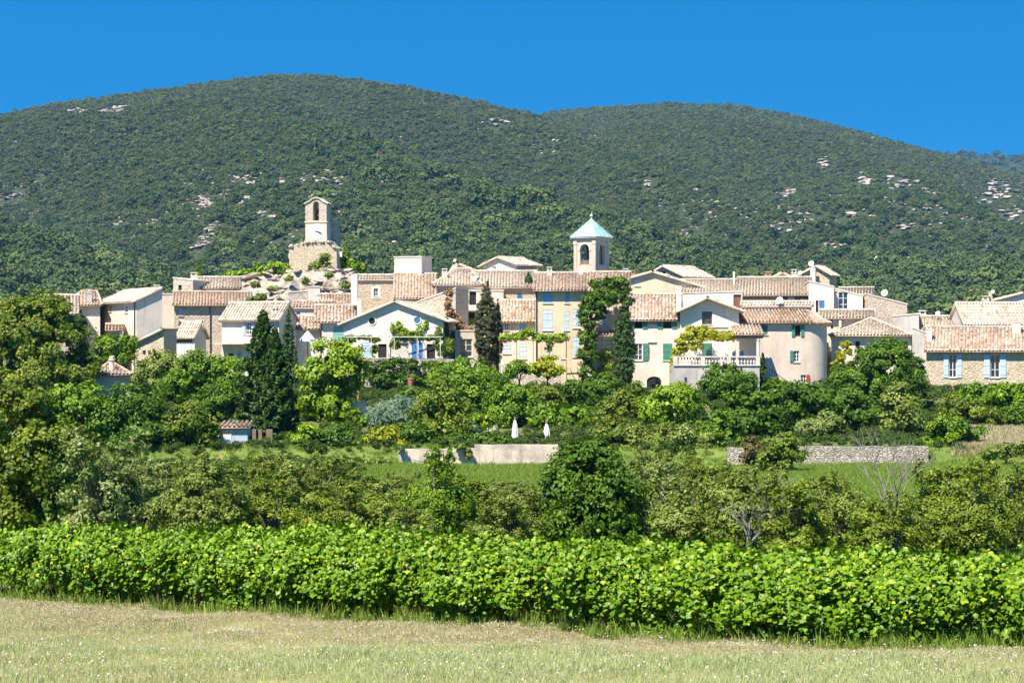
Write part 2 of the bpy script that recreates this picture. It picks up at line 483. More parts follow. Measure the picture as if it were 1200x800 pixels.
def mountain(x, y):
    a = x / np.maximum(y, 1.0)
    z = np.full_like(np.asarray(y, float), -12.0) + np.clip((y - 600) / 400, 0, 1) * 8
    for i, (cf, rc, rf) in enumerate(_H):
        zc = (400.0 - cf(a)) / FPX * rc
        t = (y - rf) / (rc - rf)
        up = np.clip(t, 0, 1)
        h = zc * (up ** 1.12) - 9.0 * (1 - up)
        sc = (250.0, 290.0, 300.0, 90.0, 110.0)[i]
        amp = (70.0, 80.0, 80.0, 16.0, 22.0)[i]
        rg = 1.0 - np.abs(fbm((x * 0.85 + y * 0.55) / sc + i * 9.7, (y * 0.6 - x * 0.3) / (sc * 3.2), 3)) * 2.0
        h = h + amp * (rg - 0.75) * up * np.clip((1.0 - up) * 4.0, 0, 1)
        if i < 2:       # broad spurs running down to the right
            ph = (x + 0.75 * (y - 2300.0)) / 430.0 + 0.9 * fbm(x / 420.0 + i, y / 420.0, 2)
            tri = np.abs((ph % 1.0) * 2 - 1)
            h = h + 95.0 * (tri * tri * (3 - 2 * tri) - 0.6) * np.clip(up * 2.2, 0, 1) * np.clip((1.0 - up) * 1.9 - .06, 0, 1)
        h = h + 7.0 * fbm(x / 55.0 + i * 3.1, y / 55.0, 3) * up * np.clip((1 - up) * 6.0 + 0.12, 0, 1)
        down = np.clip((y - rc) / (rc * 0.5), 0, 1)
        h = h - zc * 0.8 * down ** 1.3 - np.clip(y - rc, 0, 60) * 0.10
        z = np.maximum(z, h)
    return z
def ground_z(x, y):
    x = np.asarray(x, float); y = np.asarray(y, float)
    k = np.clip((y - 560) / 120.0, 0, 1)
    return valley(x, y) * (1 - k) + mountain(x, np.maximum(y, 500)) * k
def gz(x, y): return float(ground_z(np.array([x]), np.array([y]))[0])

def sheet(name, ys, us, halfw, mat):
    Y, U = np.meshgrid(ys, us, indexing='ij')
    X = U * halfw(Y)
    Z = ground_z(X, Y)
    V = np.stack([X, Y, Z], -1).reshape(-1, 3)
    nr, nc = Y.shape
    i = np.arange(nr - 1)[:, None] * nc + np.arange(nc - 1)[None, :]
    F = np.stack([i, i + 1, i + nc + 1, i + nc], -1).reshape(-1, 4)
    o = link(name, np_mesh(name, V, F, mat, smooth=True))
    return tag(o, kind='structure')
sheet('ground', np.concatenate([np.linspace(-80, 20, 15), np.linspace(22, 60, 60), np.linspace(61, 149.6, 50), np.linspace(151.2, 300, 80), np.linspace(310, 700, 40)]),
      np.linspace(-1, 1, 121), lambda y: 120 + 0.62 * np.maximum(y, 0), 'ground_cover')
sheet('mountain', np.concatenate([np.linspace(699, 1500, 120), np.linspace(1510, 3200, 190), np.linspace(3220, 7000, 70)]),
      np.linspace(-1, 1, 360), lambda y: 0.60 * y + 132, 'garrigue')

# ------------------------------------------------------------------ foliage helpers
def unit(v): return v / np.maximum(np.linalg.norm(v, axis=-1, keepdims=True), 1e-9)

def leaf_quads(P, N, size, aspect=0.62, rng=RNG, upright=0.0, fold=0.18):
    """one folded four-sided leaf at each point"""
    n = len(P)
    N = unit(N)
    T = rng.normal(size=(n, 3)); T[:, 2] = T[:, 2] * (1 - upright) + upright * 2.2
    T = unit(T - (T * N).sum(1, keepdims=True) * N)
    B = np.cross(N, T)
    s = (size * rng.uniform(0.65, 1.3, n))[:, None]
    a = P - T * s * 0.5
    c = P + T * s * 0.5 - N * s * 0.10
    b_ = P + B * s * 0.5 * aspect - N * s * fold * 0.5
    d = P - B * s * 0.5 * aspect - N * s * fold * 0.5
    V = np.stack([a, b_, c, d], 1).reshape(-1, 3)
    F = np.arange(4 * n).reshape(-1, 4)
    return V, F

def crown_points(lobes, clump, leaf, cover=1.5, rng=RNG, ragged=0.2, low=0.35, spread=0.5, inner=0.72):
    """leaf positions, normals and tints of a crown built from ellipsoid lobes (cx,cy,cz,rx,ry,rz)"""
    PP, NN, TT = [], [], []
    L = np.array(lobes, float)
    for i, lb in enumerate(L):
        c, r = lb[:3], lb[3:]
        area = 4 * math.pi * ((((r[0] * r[1]) ** 1.6 + (r[0] * r[2]) ** 1.6 + (r[1] * r[2]) ** 1.6) / 3) ** (1 / 1.6))
        cr = min(clump, 0.6 * r.min() + 0.05)
        nc = max(6, int(area / (math.pi * cr * cr) * 1.25))
        D = unit(rng.normal(size=(nc, 3)))
        keep = (D[:, 2] > -0.35) | (rng.random(nc) < low)
        D = D[keep]; nc = len(D)
        ph = rng.uniform(0, 6.28, 6)
        w = np.sin(D[:, 0] * 3.7 + ph[0]) + np.sin(D[:, 1] * 4.3 + ph[1]) + np.sin(D[:, 2] * 4.9 + ph[2]) + 0.8 * np.sin(D[:, 0] * 8.1 + D[:, 2] * 7 + ph[3])
        rad = (1 + ragged * 0.33 * w) * rng.uniform(inner, 1.0, nc)
        C = c + D * r * rad[:, None]
        ok = np.ones(nc, bool)
        for j, o in enumerate(L):
            if j != i:
                ok &= ((((C - o[:3]) / (o[3:] * 0.72)) ** 2).sum(1) > 1)
        C = C[ok]; D = D[ok]; nc = len(C)
        if nc == 0: continue
        k = max(4, int(cover * math.pi * cr * cr / (leaf * leaf * 0.5)))
        crs = cr * rng.uniform(0.6, 1.35, nc)
        off = unit(rng.normal(size=(nc, k, 3))) * (rng.random((nc, k, 1)) ** 0.45) * crs[:, None, None]
        off[:, :, 2] *= 0.75
        P = (C[:, None, :] + off * (spread / 0.5))
        n_ = D[:, None, :] * 0.7 + off / crs[:, None, None] * 0.7 + np.array([0, 0, 0.35]) + rng.normal(size=(nc, k, 3)) * 0.45
        t = np.clip(rng.normal(0.42, 0.16, (nc, 1)) + rng.normal(0, 0.17, (nc, k)), 0, 1)
        PP.append(P.reshape(-1, 3)); NN.append(n_.reshape(-1, 3)); TT.append(t.ravel())
    return np.concatenate(PP), np.concatenate(NN), np.concatenate(TT)

def foliage(name, lobes, mat, parent, clump=0.8, leaf=0.3, cover=1.5, **kw):
    asp = kw.pop('aspect', 0.75); up = kw.pop('upright', 0.0); core = kw.pop('core', True)
    P, N, T = crown_points(lobes, clump, leaf, cover * 1.25, **kw)
    V, F = leaf_quads(P, N, leaf, asp, upright=up)
    if core:      # inner foliage in coarser sprays, its shade put into a darker tint
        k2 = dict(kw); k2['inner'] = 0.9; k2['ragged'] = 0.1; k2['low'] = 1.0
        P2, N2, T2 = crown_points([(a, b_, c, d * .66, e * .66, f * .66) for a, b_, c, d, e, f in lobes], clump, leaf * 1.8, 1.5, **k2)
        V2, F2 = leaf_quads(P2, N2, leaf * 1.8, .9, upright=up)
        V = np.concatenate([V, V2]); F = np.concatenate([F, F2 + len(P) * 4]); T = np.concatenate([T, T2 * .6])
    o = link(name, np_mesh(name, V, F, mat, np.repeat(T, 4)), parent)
    o['kind'] = 'stuff'
    return o

def trunk_mesh(parent, h, r, lobes, mat='bark', n_limb=5, seed=0, name='trunk'):
    rnd = random.Random(seed)
    m = MB()
    k = 5
    pts = [(rnd.uniform(-.1, .1) * h * 0.12 * i, rnd.uniform(-.1, .1) * h * .12 * i, -0.4 + (h + 0.4) * i / k) for i in range(k + 1)]
    m.tube(pts, [r * (1.25 - 0.75 * i / k) for i in range(k + 1)], 8)
    for q in range(n_limb):
        lb = lobes[q % len(lobes)]
        s = Vector(pts[2 + q % 3])
        e = Vector((lb[0] + rnd.uniform(-.5, .5) * lb[3], lb[1] + rnd.uniform(-.5, .5) * lb[4], lb[2] + rnd.uniform(-.2, .6) * lb[5]))
        mid = (s + e) / 2 + Vector((rnd.uniform(-.2, .2), rnd.uniform(-.2, .2), 0.12 * h))
        m.tube([s, mid, e], [r * .5, r * .32, r * .1], 6)
    return m.build(name, mat, parent, smooth=True)

def px_lobes(base, d, spec, depth=1.0):
    """ellipses (px, py, rx, ry) at distance d -> lobes relative to base"""
    out = []
    for s in spec:
        px, py, rx, ry = s[:4]
        dd = d + (s[4] if len(s) > 4 else 0.0)
        c = at(px, py, dd) - Vector(base)
        a = rx / FPX * dd; b_ = ry / FPX * dd
        out.append((c.x, c.y, c.z, a, max(0.35, min(a, b_ * 1.6) * depth), b_))
    return out

def plant(name, label, cat, d, spec, mat, base_px=None, leaf=0.235, clump=0.75, cover=1.5, trunk=None, depth=1.0, group=None, crown='crown', bark_='bark', **kw):
    """a tree or bush whose crown fills the given ellipses at distance d"""
    bx = base_px if base_px is not None else sum(s[0] for s in spec) / len(spec)
    x = ray(bx) * d
    base = Vector((x, d, gz(x, d)))
    root = tag(empty(name, base), label, cat, group)
    lobes = px_lobes(base, d, spec, depth)
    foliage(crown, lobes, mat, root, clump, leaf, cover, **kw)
    top = max(l_[2] for l_ in lobes)
    r = trunk if trunk else max(0.05, 0.035 * max(l_[3] for l_ in lobes) * 2)
    trunk_mesh(root, max(0.4, top * 0.8), r, lobes, bark_, 5, int(bx))
    return root

def cypress(name, label, px, y_top, y_bot, w, d, mat, leaf=0.22, group=None, lean=0.0):
    x = ray(px) * d
    base = Vector((x, d, gz(x, d)))
    root = tag(empty(name, base), label, 'cypress', group)
    z0 = (400 - y_bot) / FPX * d - base.z; z1 = (400 - y_top) / FPX * d - base.z
    rw = w / 2 / FPX * d
    lobes = []
    k = 11
    for i in range(k):
        t = i / (k - 1)
        prof = min(1.0, 0.62 + t * 2.2) * (1 - max(0, (t - 0.42) / 0.58) ** 2.0) + 0.04
        zz = z0 + (z1 - z0) * (0.04 + 0.93 * t)
        lobes.append((lean * t * rw + random.uniform(-.08, .08) * rw, 0, zz, rw * prof, rw * prof, (z1 - z0) / k * 1.0))
    foliage('crown', lobes, mat, root, clump=0.24, leaf=leaf * .75, cover=1.8, upright=0.8, ragged=0.06, low=1.0, aspect=0.55, inner=0.84)
    m = MB(); m.tube([(0, 0, -0.3), (0, 0, z0 + (z1 - z0) * 0.85)], [0.22, 0.05], 7)
    m.build('trunk', 'bark', root)
    return root

def conifer(name, label, px, y_top, y_bot, w, d, mat='leaf_conifer'):
    x = ray(px) * d
    base = Vector((x, d, gz(x, d)))
    root = tag(empty(name, base), label, 'conifer')
    z0 = (400 - y_bot) / FPX * d - base.z; z1 = (400 - y_top) / FPX * d - base.z
    rw = w / 2 / FPX * d
    rng = RNG
    PP, NN, m = [], [], MB()
    H = z1 - z0
    m.tube([(0, 0, -0.3), (0, 0, z0 + H * 0.5), (0, 0, z1 - 0.3)], [0.32, 0.2, 0.04], 8)
    nb = 120
    for i in range(nb):
        t = (i + rng.random()) / nb
        ln = rw * ((1 - t) ** 0.8) * rng.uniform(0.55, 1.2) + 0.15
        a = i * 2.39996
        dirv = np.array([math.cos(a), math.sin(a), 0.0])
        z = z0 + H * t * 0.97
        tip = dirv * ln + np.array([0, 0, z - ln * 0.12 + 0.12 * ln])
        m.tube([(0, 0, z), tuple(tip)], [0.045, 0.01], 4)
        k = int(150 * ln) + 40
        s = rng.random(k) ** 0.7
        side = np.array([-dirv[1], dirv[0], 0.0])
        P = np.outer(s, dirv * ln) + np.outer(rng.normal(0, 0.23, k) * (1.15 - s) * max(ln, 0.6), side)
        P[:, 2] += z + 0.28 * ln * s ** 2 - 0.18 * ln * s + rng.normal(-0.05, 0.14, k)
        PP.append(P); NN.append(rng.normal(size=(k, 3)) * 0.5 + np.array([0, 0, 0.8]) + dirv * 0.4)
    P = np.concatenate(PP); N = np.concatenate(NN)
    V, F = leaf_quads(P, N, 0.33, 0.6)
    T = np.clip(rng.normal(0.4, 0.2, len(P)), 0, 1)
    o = link('crown', np_mesh('crown', V, F, mat, np.repeat(T, 4)), root); o['kind'] = 'stuff'
    m.build('trunk', 'bark', root)
    return root

# scatter prototypes over points of one object
def scatter(name, P, S, RZ, protos, kind='stuff', label=None, cat=None, tilt=0.0, idx=None):
    """one object whose geometry nodes put a prototype mesh on each point"""
    n = len(P)
    me = bpy.data.meshes.new(name)
    me.vertices.add(n); me.vertices.foreach_set('co', np.asarray(P, np.float32).ravel())
    a = me.attributes.new('inst_scale', 'FLOAT_VECTOR', 'POINT')
    S = np.asarray(S, np.float32)
    if S.ndim == 1: S = np.repeat(S[:, None], 3, 1)
    a.data.foreach_set('vector', S.ravel())
    rot = np.zeros((n, 3), np.float32); rot[:, 2] = RZ
    if tilt: rot[:, :2] = RNG.normal(0, tilt, (n, 2))
    a = me.attributes.new('inst_rot', 'FLOAT_VECTOR', 'POINT'); a.data.foreach_set('vector', rot.ravel())
    a = me.attributes.new('inst_idx', 'INT', 'POINT')
    a.data.foreach_set('value', (RNG.integers(0, len(protos), n) if idx is None else idx).astype(np.int32))
    col = bpy.data.collections.new(name + '_pieces')
    for k, pm in enumerate(protos):
        col.objects.link(bpy.data.objects.new('%s_piece_%02d' % (name, k), pm))
    ng = bpy.data.node_groups.new(name, 'GeometryNodeTree')
    ng.interface.new_socket('Geometry', in_out='INPUT', socket_type='NodeSocketGeometry')
    ng.interface.new_socket('Geometry', in_out='OUTPUT', socket_type='NodeSocketGeometry')
    N = ng.nodes
    gi = N.new('NodeGroupInput'); go = N.new('NodeGroupOutput')
    ci = N.new('GeometryNodeCollectionInfo'); ci.inputs[0].default_value = col
    ci.inputs['Separate Children'].default_value = True; ci.inputs['Reset Children'].default_value = True
    ip = N.new('GeometryNodeInstanceOnPoints'); ip.inputs['Pick Instance'].default_value = True
    def attr(nm, ty):
        x = N.new('GeometryNodeInputNamedAttribute'); x.data_type = ty; x.inputs[0].default_value = nm
        return x.outputs[0]
    er = N.new('FunctionNodeEulerToRotation')
    ng.links.new(attr('inst_rot', 'FLOAT_VECTOR'), er.inputs[0])
    ng.links.new(gi.outputs[0], ip.inputs['Points'])
    ng.links.new(ci.outputs[0], ip.inputs['Instance'])
    ng.links.new(attr('inst_idx', 'INT'), ip.inputs['Instance Index'])
    ng.links.new(er.outputs[0], ip.inputs['Rotation'])
    ng.links.new(attr('inst_scale', 'FLOAT_VECTOR'), ip.inputs['Scale'])
    ng.links.new(ip.outputs[0], go.inputs[0])
    o = link(name, me)
    md = o.modifiers.new('scatter', 'NODES'); md.node_group = ng
    return tag(o, label, cat, None, kind)

def blob_proto(name, mat, k, leaf, flat_=0.8, rng=RNG):
    """unit bush: leaf faces through a lumpy ball standing on z=0"""
    lob = [(0, 0, 0.55, 0.5, 0.5, 0.45 * flat_)]
    for q in range(4):
        a = rng.uniform(0, 6.28); lob.append((0.26 * math.cos(a), 0.26 * math.sin(a), rng.uniform(0.35, 0.75) * flat_ + 0.05, 0.28, 0.28, 0.26))
    P, N, T = crown_points(lob, 0.16, leaf, k, rng, 0.3, 0.6)
    V, F = leaf_quads(P, N, leaf, 0.8)
    return np_mesh(name, V, F, mat, np.repeat(T, 4))

# ------------------------------------------------------------------ building helpers
def wall_panel(m, o, u, nrm, W, prof, holes, zb, reveal=0.16):
    """one wall: o = bottom-left corner, u = unit vector to the right, prof = [(u, z)...] top line, holes = (u0,u1,z0,z1,arch)"""
    o = Vector(o); u = Vector(u); nrm = Vector(nrm)
    edges = {0.0, W}
    for q, _ in prof: edges.add(min(max(q, 0.0), W))
    hs_ = []
    for h in holes:
        u0, u1, z0, z1, ar = h
        u0 = max(0.03, u0); u1 = min(W - 0.03, u1)
        if u1 - u0 < 0.05: continue
        if ar:
            xs = [u0 + (u1 - u0) * k / 10 for k in range(11)]
        else: xs = [u0, u1]
        edges.update(xs); hs_.append((u0, u1, z0, z1, ar, xs))
    pu = [q for q, _ in prof]; pz = [z for _, z in prof]
    top = lambda q: float(np.interp(q, pu, pz))
    def htop(h, q):
        if not h[4]: return h[3]
        r = (h[1] - h[0]) / 2; c = (h[0] + h[1]) / 2
        return h[3] - h[4] + h[4] * math.sqrt(max(0.0, 1 - ((q - c) / r) ** 2))
    pt = lambda q, z, dpt=0.0: o + u * q + Vector((0, 0, z - o.z)) - nrm * dpt
    E = sorted(edges); E = [e for i, e in enumerate(E) if i == 0 or e - E[i - 1] > 1e-5]
    for a, b_ in zip(E[:-1], E[1:]):
        mid = (a + b_) / 2
        cov = sorted([h for h in hs_ if h[0] - 1e-6 <= mid <= h[1] + 1e-6], key=lambda h: h[2])
        za = zb_ = zb
        for h in cov:
            if h[2] > za + 1e-4: m.face([pt(a, za), pt(b_, zb_), pt(b_, h[2]), pt(a, h[2])])
            za, zb_ = htop(h, a), htop(h, b_)
        if top(a) > za + 1e-4 or top(b_) > zb_ + 1e-4:
            m.face([pt(a, za), pt(b_, zb_), pt(b_, max(top(b_), zb_)), pt(a, max(top(a), za))])
    for h in hs_:
        u0, u1, z0, z1, ar, xs = h
        rd = reveal
        m.face([pt(u0, z0), pt(u1, z0), pt(u1, z0, rd), pt(u0, z0, rd)])
        m.face([pt(u0, z0), pt(u0, z0, rd), pt(u0, htop(h, u0), rd), pt(u0, htop(h, u0))])
        m.face([pt(u1, z0), pt(u1, htop(h, u1)), pt(u1, htop(h, u1), rd), pt(u1, z0, rd)])
        for a, b_ in zip(xs[:-1], xs[1:]):
            m.face([pt(a, htop(h, a)), pt(a, htop(h, a), rd), pt(b_, htop(h, b_), rd), pt(b_, htop(h, b_))])

def tile_patch(acc, e0, e1, up, L, a, b_, tw=0.34, tl=0.45, slab=0.10):
    """canal tiles over a slope: eave e0->e1, unit vector up the slope, length L, ridge between fractions a..b of the eave"""
    e0 = Vector(e0); e1 = Vector(e1); up = Vector(up).normalized()
    W = (e1 - e0).length; uu = (e1 - e0) / W
    nn = uu.cross(up).normalized()
    if nn.z < 0: nn = -nn
    nc = max(2, int(round(W / tw))); tw = W / nc
    us = (np.arange(nc) + 0.5) * tw
    A = a * W; B = b_ * W
    vm = np.full(nc, L)
    if A > 1e-3: vm = np.where(us < A, L * us / A, vm)
    if B < W - 1e-3: vm = np.minimum(vm, np.where(us > B, L * (W - us) / (W - B), L))
    nrow = np.maximum(1, np.round(vm / tl)).astype(int)
    ci = np.repeat(np.arange(nc), nrow)
    ri = np.concatenate([np.arange(k) for k in nrow])
    nt = len(ci)
    rng = RNG
    v0 = ri * tl; v1 = np.minimum(v0 + tl * 1.08, vm[ci] + 0.02)
    cx = us[ci] + rng.normal(0, 0.012, nt)
    lift = rng.normal(0.0, 0.008, nt)
    ang = np.linspace(0, math.pi, 5)
    ox = -np.cos(ang) * tw * 0.36; oz = np.sin(ang) * tw * 0.40
    e0n, un, upn, nnn = (np.array(q) for q in (e0, uu, up, nn))
    rows = []
    for vv, sc, hh in ((v0, 1.0, 0.055), (v1, 0.86, 0.015)):
        q = e0n + (cx[:, None, None] + ox[None, :, None] * sc) * un + vv[:, None, None] * upn + ((oz[None, :, None] * sc) + (lift[:, None, None] + hh + 0.0)) * nnn
        rows.append(q)
    V = np.concatenate(rows, 1).reshape(-1, 3)
    base = np.arange(nt)[:, None] * 10
    F = np.concatenate([np.stack([base[:, 0] + k, base[:, 0] + k + 1, base[:, 0] + 6 + k, base[:, 0] + 5 + k], 1) for k in range(4)], 0)
    T = np.clip(rng.normal(0.55, 0.27, nt) + 0.10 * np.sin(cx * 0.9), 0, 1)
    acc.append((V, F, np.repeat(T, 10)))
    # the bed under the tiles
    top = [e0, e1, e0 + uu * B + up * L, e0 + uu * A + up * L]
    if abs(A - B) < 1e-3: top = [e0, e1, e0 + uu * A + up * L, e0 + uu * A + up * L + up * 1e-4]
    bot = [p - nn * slab for p in top]
    V = np.array([tuple(p) for p in top + bot])
    F = np.array([(0, 1, 2, 3), (7, 6, 5, 4), (0, 4, 5, 1), (1, 5, 6, 2), (2, 6, 7, 3), (3, 7, 4, 0)])
    acc.append((V, F, np.full(8, 0.30)))  # lower tint paints the shade of the channels between the tiles

def join_acc(acc):
    Vs, Fs, Ts, k = [], [], [], 0
    for V, F, T in acc:
        Vs.append(V); Fs.append(F + k); Ts.append(T); k += len(V)
    return np.concatenate(Vs), np.concatenate(Fs), np.concatenate(Ts)

def ridge_tiles(acc, p0, p1, r=0.15):
    p0 = Vector(p0); p1 = Vector(p1); L = (p1 - p0).length
    if L < 0.5: return
    t = (p1 - p0) / L; s = t.cross(Vector((0, 0, 1))).normalized(); up = s.cross(t)
    k = max(1, int(L / 0.45)); ang = np.linspace(-0.25, math.pi + 0.25, 6)
    V, F, T = [], [], []
    for i in range(k):
        for q, sc in ((i / k, 1.0), ((i + 1.06) / k, 0.86)):
            c = p0 + t * L * q + up * 0.05
            for a in ang: V.append(tuple(c + (s * math.cos(a) + up * math.sin(a)) * r * sc))
        b0 = i * 12
        for j in range(5): F.append((b0 + j, b0 + j + 1, b0 + 7 + j, b0 + 6 + j))
        T += [random.uniform(0.3, 0.95)] * 12
    acc.append((np.array(V), np.array(F), np.array(T)))

class House:
    def __init__(s, name, label, x0, x1, d, ye, yb, roof='front', yr=None, wall='plaster_cream', yaw=None, depth=8.0, xs=None,
                 rf=0.5, gf=0.5, ye2=None, wins=(), swins=(), chims=(), tile='tile_beige', ov=0.55, cat='house', group='houses of the hill village',
                 hipl=0.0, hipr=0.0, cornice=True, rise=None, pipe=None, vov=0.25):
        if yaw is None: yaw = -math.degrees(math.atan(ray((x0 + x1) / 2)))
        s.d = d; a = R(yaw); c, sn = math.cos(a), math.sin(a)
        k0, k1 = ray(x0), ray(x1)
        s.P0 = Vector((k0 * d, d, 0)); s.u = Vector((c, sn, 0)); s.v = Vector((-sn, c, 0)); s.n = -s.v
        s.W = W = (k1 * s.P0.y - s.P0.x) / (c - k1 * sn)
        s.P1 = s.P0 + s.u * W
        if xs is not None:
            ks = ray(xs)
            if yaw < 0: depth = (ks * s.P1.y - s.P1.x) / (s.v.x - ks * s.v.y)
            else: depth = (ks * s.P0.y - s.P0.x) / (s.v.x - ks * s.v.y)
        s.D = D = depth
        zb = min((400 - yb) / FPX * min(s.P0.y, s.P1.y), gz(s.P0.x, s.P0.y) - .4, gz(s.P1.x, s.P1.y) - .4)
        ze = (400 - ye) / FPX * s.P0.y
        s.zb, s.ze = zb, ze
        s.root = tag(empty(name, (s.P0.x, s.P0.y, zb)), label, cat, group)
        s.org = Vector((s.P0.x, s.P0.y, zb))
        loc = lambda p: Vector(p) - s.org
        s.loc = loc
        P0 = Vector((s.P0.x, s.P0.y, zb)); P1 = P0 + s.u * W; P2 = P1 + s.v * D; P3 = P0 + s.v * D
        # tops
        f_prof = [(0, ze), (W, ze)]; r_prof = [(0, ze), (D, ze)]; l_prof = [(0, ze), (D, ze)]; b_prof = [(0, ze), (W, ze)]
        zr = ze
        if roof in ('front', 'hip'):
            pr = s.P0 + s.v * (D * rf)
            zr = (400 - yr) / FPX * pr.y if rise is None else ze + rise
            if roof == 'front':
                r_prof = [(0, ze), (D * rf, zr), (D, ze if rf < 0.99 else zr)]
                l_prof = [(D - q, z) for q, z in r_prof][::-1]
                if rf > 0.99: b_prof = [(0, zr), (W, zr)]
        elif roof == 'gable':
            pr = s.P0 + s.u * (W * gf)
            zr = (400 - yr) / FPX * pr.y
            ze2_ = ze if ye2 is None else (400 - ye2) / FPX * s.P1.y
            f_prof = [(0, ze), (W * gf, zr), (W, ze2_)]
            b_prof = [(W - q, z) for q, z in f_prof][::-1]
            r_prof = [(0, ze2_), (D, ze2_)]
        elif roof == 'flat' and ye2 is not None:
            ze2_ = (400 - ye2) / FPX * s.P1.y
            f_prof = [(0, ze), (W, ze2_)]; b_prof = [(0, ze2_), (W, ze)]; r_prof = [(0, ze2_), (D, ze2_)]
        s.f_prof, s.zr = f_prof, zr
        m = MB()
        holes = []; jobs = []
        for w in wins:
            q = s.px_rect(w[0], w[1], w[2], w[3]); holes.append(s.hole(q, w)); jobs.append((q, w, s.P0, s.u, s.n))
        sh = []
        for w in swins:
            q = s.px_rect(w[0], w[1], w[2], w[3], side=True); sh.append(s.hole(q, w)); jobs.append((q, w, s.P1, s.v, s.u))
        holes = [h for h in holes if h]; sh = [h for h in sh if h]
        wall_panel(m, loc(P0), s.u, s.n, W, [(q, z - zb) for q, z in f_prof], holes and [(h[0], h[1], h[2] - zb, h[3] - zb, h[4]) for h in holes], 0.0)
        wall_panel(m, loc(P1), s.v, s.u, D, [(q, z - zb) for q, z in r_prof], [(h[0], h[1], h[2] - zb, h[3] - zb, h[4]) for h in sh], 0.0)
        wall_panel(m, loc(P2), -s.u, s.v, W, [(q, z - zb) for q, z in b_prof], [], 0.0)
        wall_panel(m, loc(P3), -s.v, -s.u, D, [(q, z - zb) for q, z in l_prof], [], 0.0)
        s.wall = m.build('wall', wall, s.root)
        # roof
        acc = []
        up0 = lambda run, ri: (s.v * run + Vector((0, 0, ri)))
        if roof in ('front', 'hip'):
            run = D * rf; ri = zr - ze; sl = math.hypot(run, ri)
            upv = up0(run, ri) / sl
            e0 = P0 + Vector((0, 0, ze - zb)) - s.u * vov - upv * ov; e1 = P1 + Vector((0, 0, ze - zb)) + s.u * vov - upv * ov
            LW = (e1 - e0).length; LL = sl + ov
            if roof == 'front':
                tile_patch(acc, loc(e0), loc(e1), upv, LL, 0, 1)
                r0 = e0 + upv * LL; r1 = e1 + upv * LL
                if rf < 0.99:
                    run2 = D - run; sl2 = math.hypot(run2, ri); up2 = (-s.v * run2 + Vector((0, 0, ri))) / sl2
                    b0 = r1 - up2 * (sl2 + ov); b1 = r0 - up2 * (sl2 + ov)
                    tile_patch(acc, loc(b0), loc(b1), up2, sl2 + ov, 0, 1, 0.5, 0.8)
                ridge_tiles(acc, loc(r0), loc(r1))
            else:
                hl = (hipl or run) ; hr = (hipr or run)
                fa = min(0.5, (hl + vov) / LW); fb = max(0.5, 1 - (hr + vov) / LW)
                tile_patch(acc, loc(e0), loc(e1), upv, LL, fa, fb)
                r0 = e0 + s.u * LW * fa + upv * LL; r1 = e0 + s.u * LW * fb + upv * LL
                ridge_tiles(acc, loc(r0), loc(r1)); ridge_tiles(acc, loc(e0), loc(r0)); ridge_tiles(acc, loc(e1), loc(r1))
                up2 = (-s.v * run + Vector((0, 0, ri))) / sl
                c0 = e1 + s.v * (2 * (run + ov * run / sl)); c1 = e0 + s.v * (2 * (run + ov * run / sl))
                tile_patch(acc, loc(c0), loc(c1), up2, LL, 1 - fb, 1 - fa, 0.5, 0.8)
                for ea, eb, rr in ((e1, c0, r1), (c1, e0, r0)):
                    mid = (ea + eb) / 2; uu_ = rr - mid
                    tile_patch(acc, loc(ea), loc(eb), uu_.normalized(), uu_.length, 0.5, 0.5, 0.3, 0.5)
        elif roof == 'gable':
            rise_l = zr - ze; rl = W * gf
            vo = s.v * vov
            for side in (0, 1):
                run = W * gf if side == 0 else W * (1 - gf)
                if run < 0.2: continue
                zz = ze if side == 0 else f_prof[-1][1]
                ri = zr - zz; sl = math.hypot(run, ri)
                upv = ((s.u if side == 0 else -s.u) * run + Vector((0, 0, ri))) / sl
                if side == 0:
                    e0 = P3 + vo + Vector((0, 0, zz - zb)) - upv * ov; e1 = P0 - vo * 1.6 + Vector((0, 0, zz - zb)) - upv * ov
                else:
                    e0 = P1 - vo * 1.6 + Vector((0, 0, zz - zb)) - upv * ov; e1 = P2 + vo + Vector((0, 0, zz - zb)) - upv * ov
                tile_patch(acc, loc(e0), loc(e1), upv, sl + ov, 0, 1)
            pa = P0 + s.u * W * gf + Vector((0, 0, zr - zb))
            ridge_tiles(acc, loc(pa - vo * 1.6), loc(pa + s.v * D + vo))
        elif roof == 'flat':
            z0_, z1_ = f_prof[0][1], f_prof[-1][1]
            mm = MB()
            a0 = loc(P0) + Vector((0, 0, z0_ - zb)); a1 = loc(P1) + Vector((0, 0, z1_ - zb))
            ee = 0.06
            mm.box(a0 - s.u * ee + s.n * ee, a1 - a0 + s.u * 2 * ee, s.v * (D + 2 * ee), (0, 0, 0.14))
            mm.build('coping', 'stone_trim', s.root)
        s.roof = None
        if acc:
            V, F, T = join_acc(acc)
            s.roof = link('roof', np_mesh('roof', V, F, tile, T), s.root)
        if cornice and roof in ('front', 'hip'):
            mm = MB()
            q0 = loc(P0) + Vector((0, 0, ze - zb - 0.27)); 
            mm.box(q0 + s.n * 0.14 - s.u * 0.02, s.u * (W + 0.04), -s.n * 0.14, (0, 0, 0.13))
            mm.box(q0 + s.n * 0.24 - s.u * 0.03 + Vector((0, 0, 0.132)), s.u * (W + 0.06), -s.n * 0.235, (0, 0, 0.12))
            mm.build('cornice', 'stone_trim', s.root)
        for q, w, p0, uu, nn in jobs: s.window(q, w, p0, uu, nn)
        for c_ in chims: s.chimney(*c_)
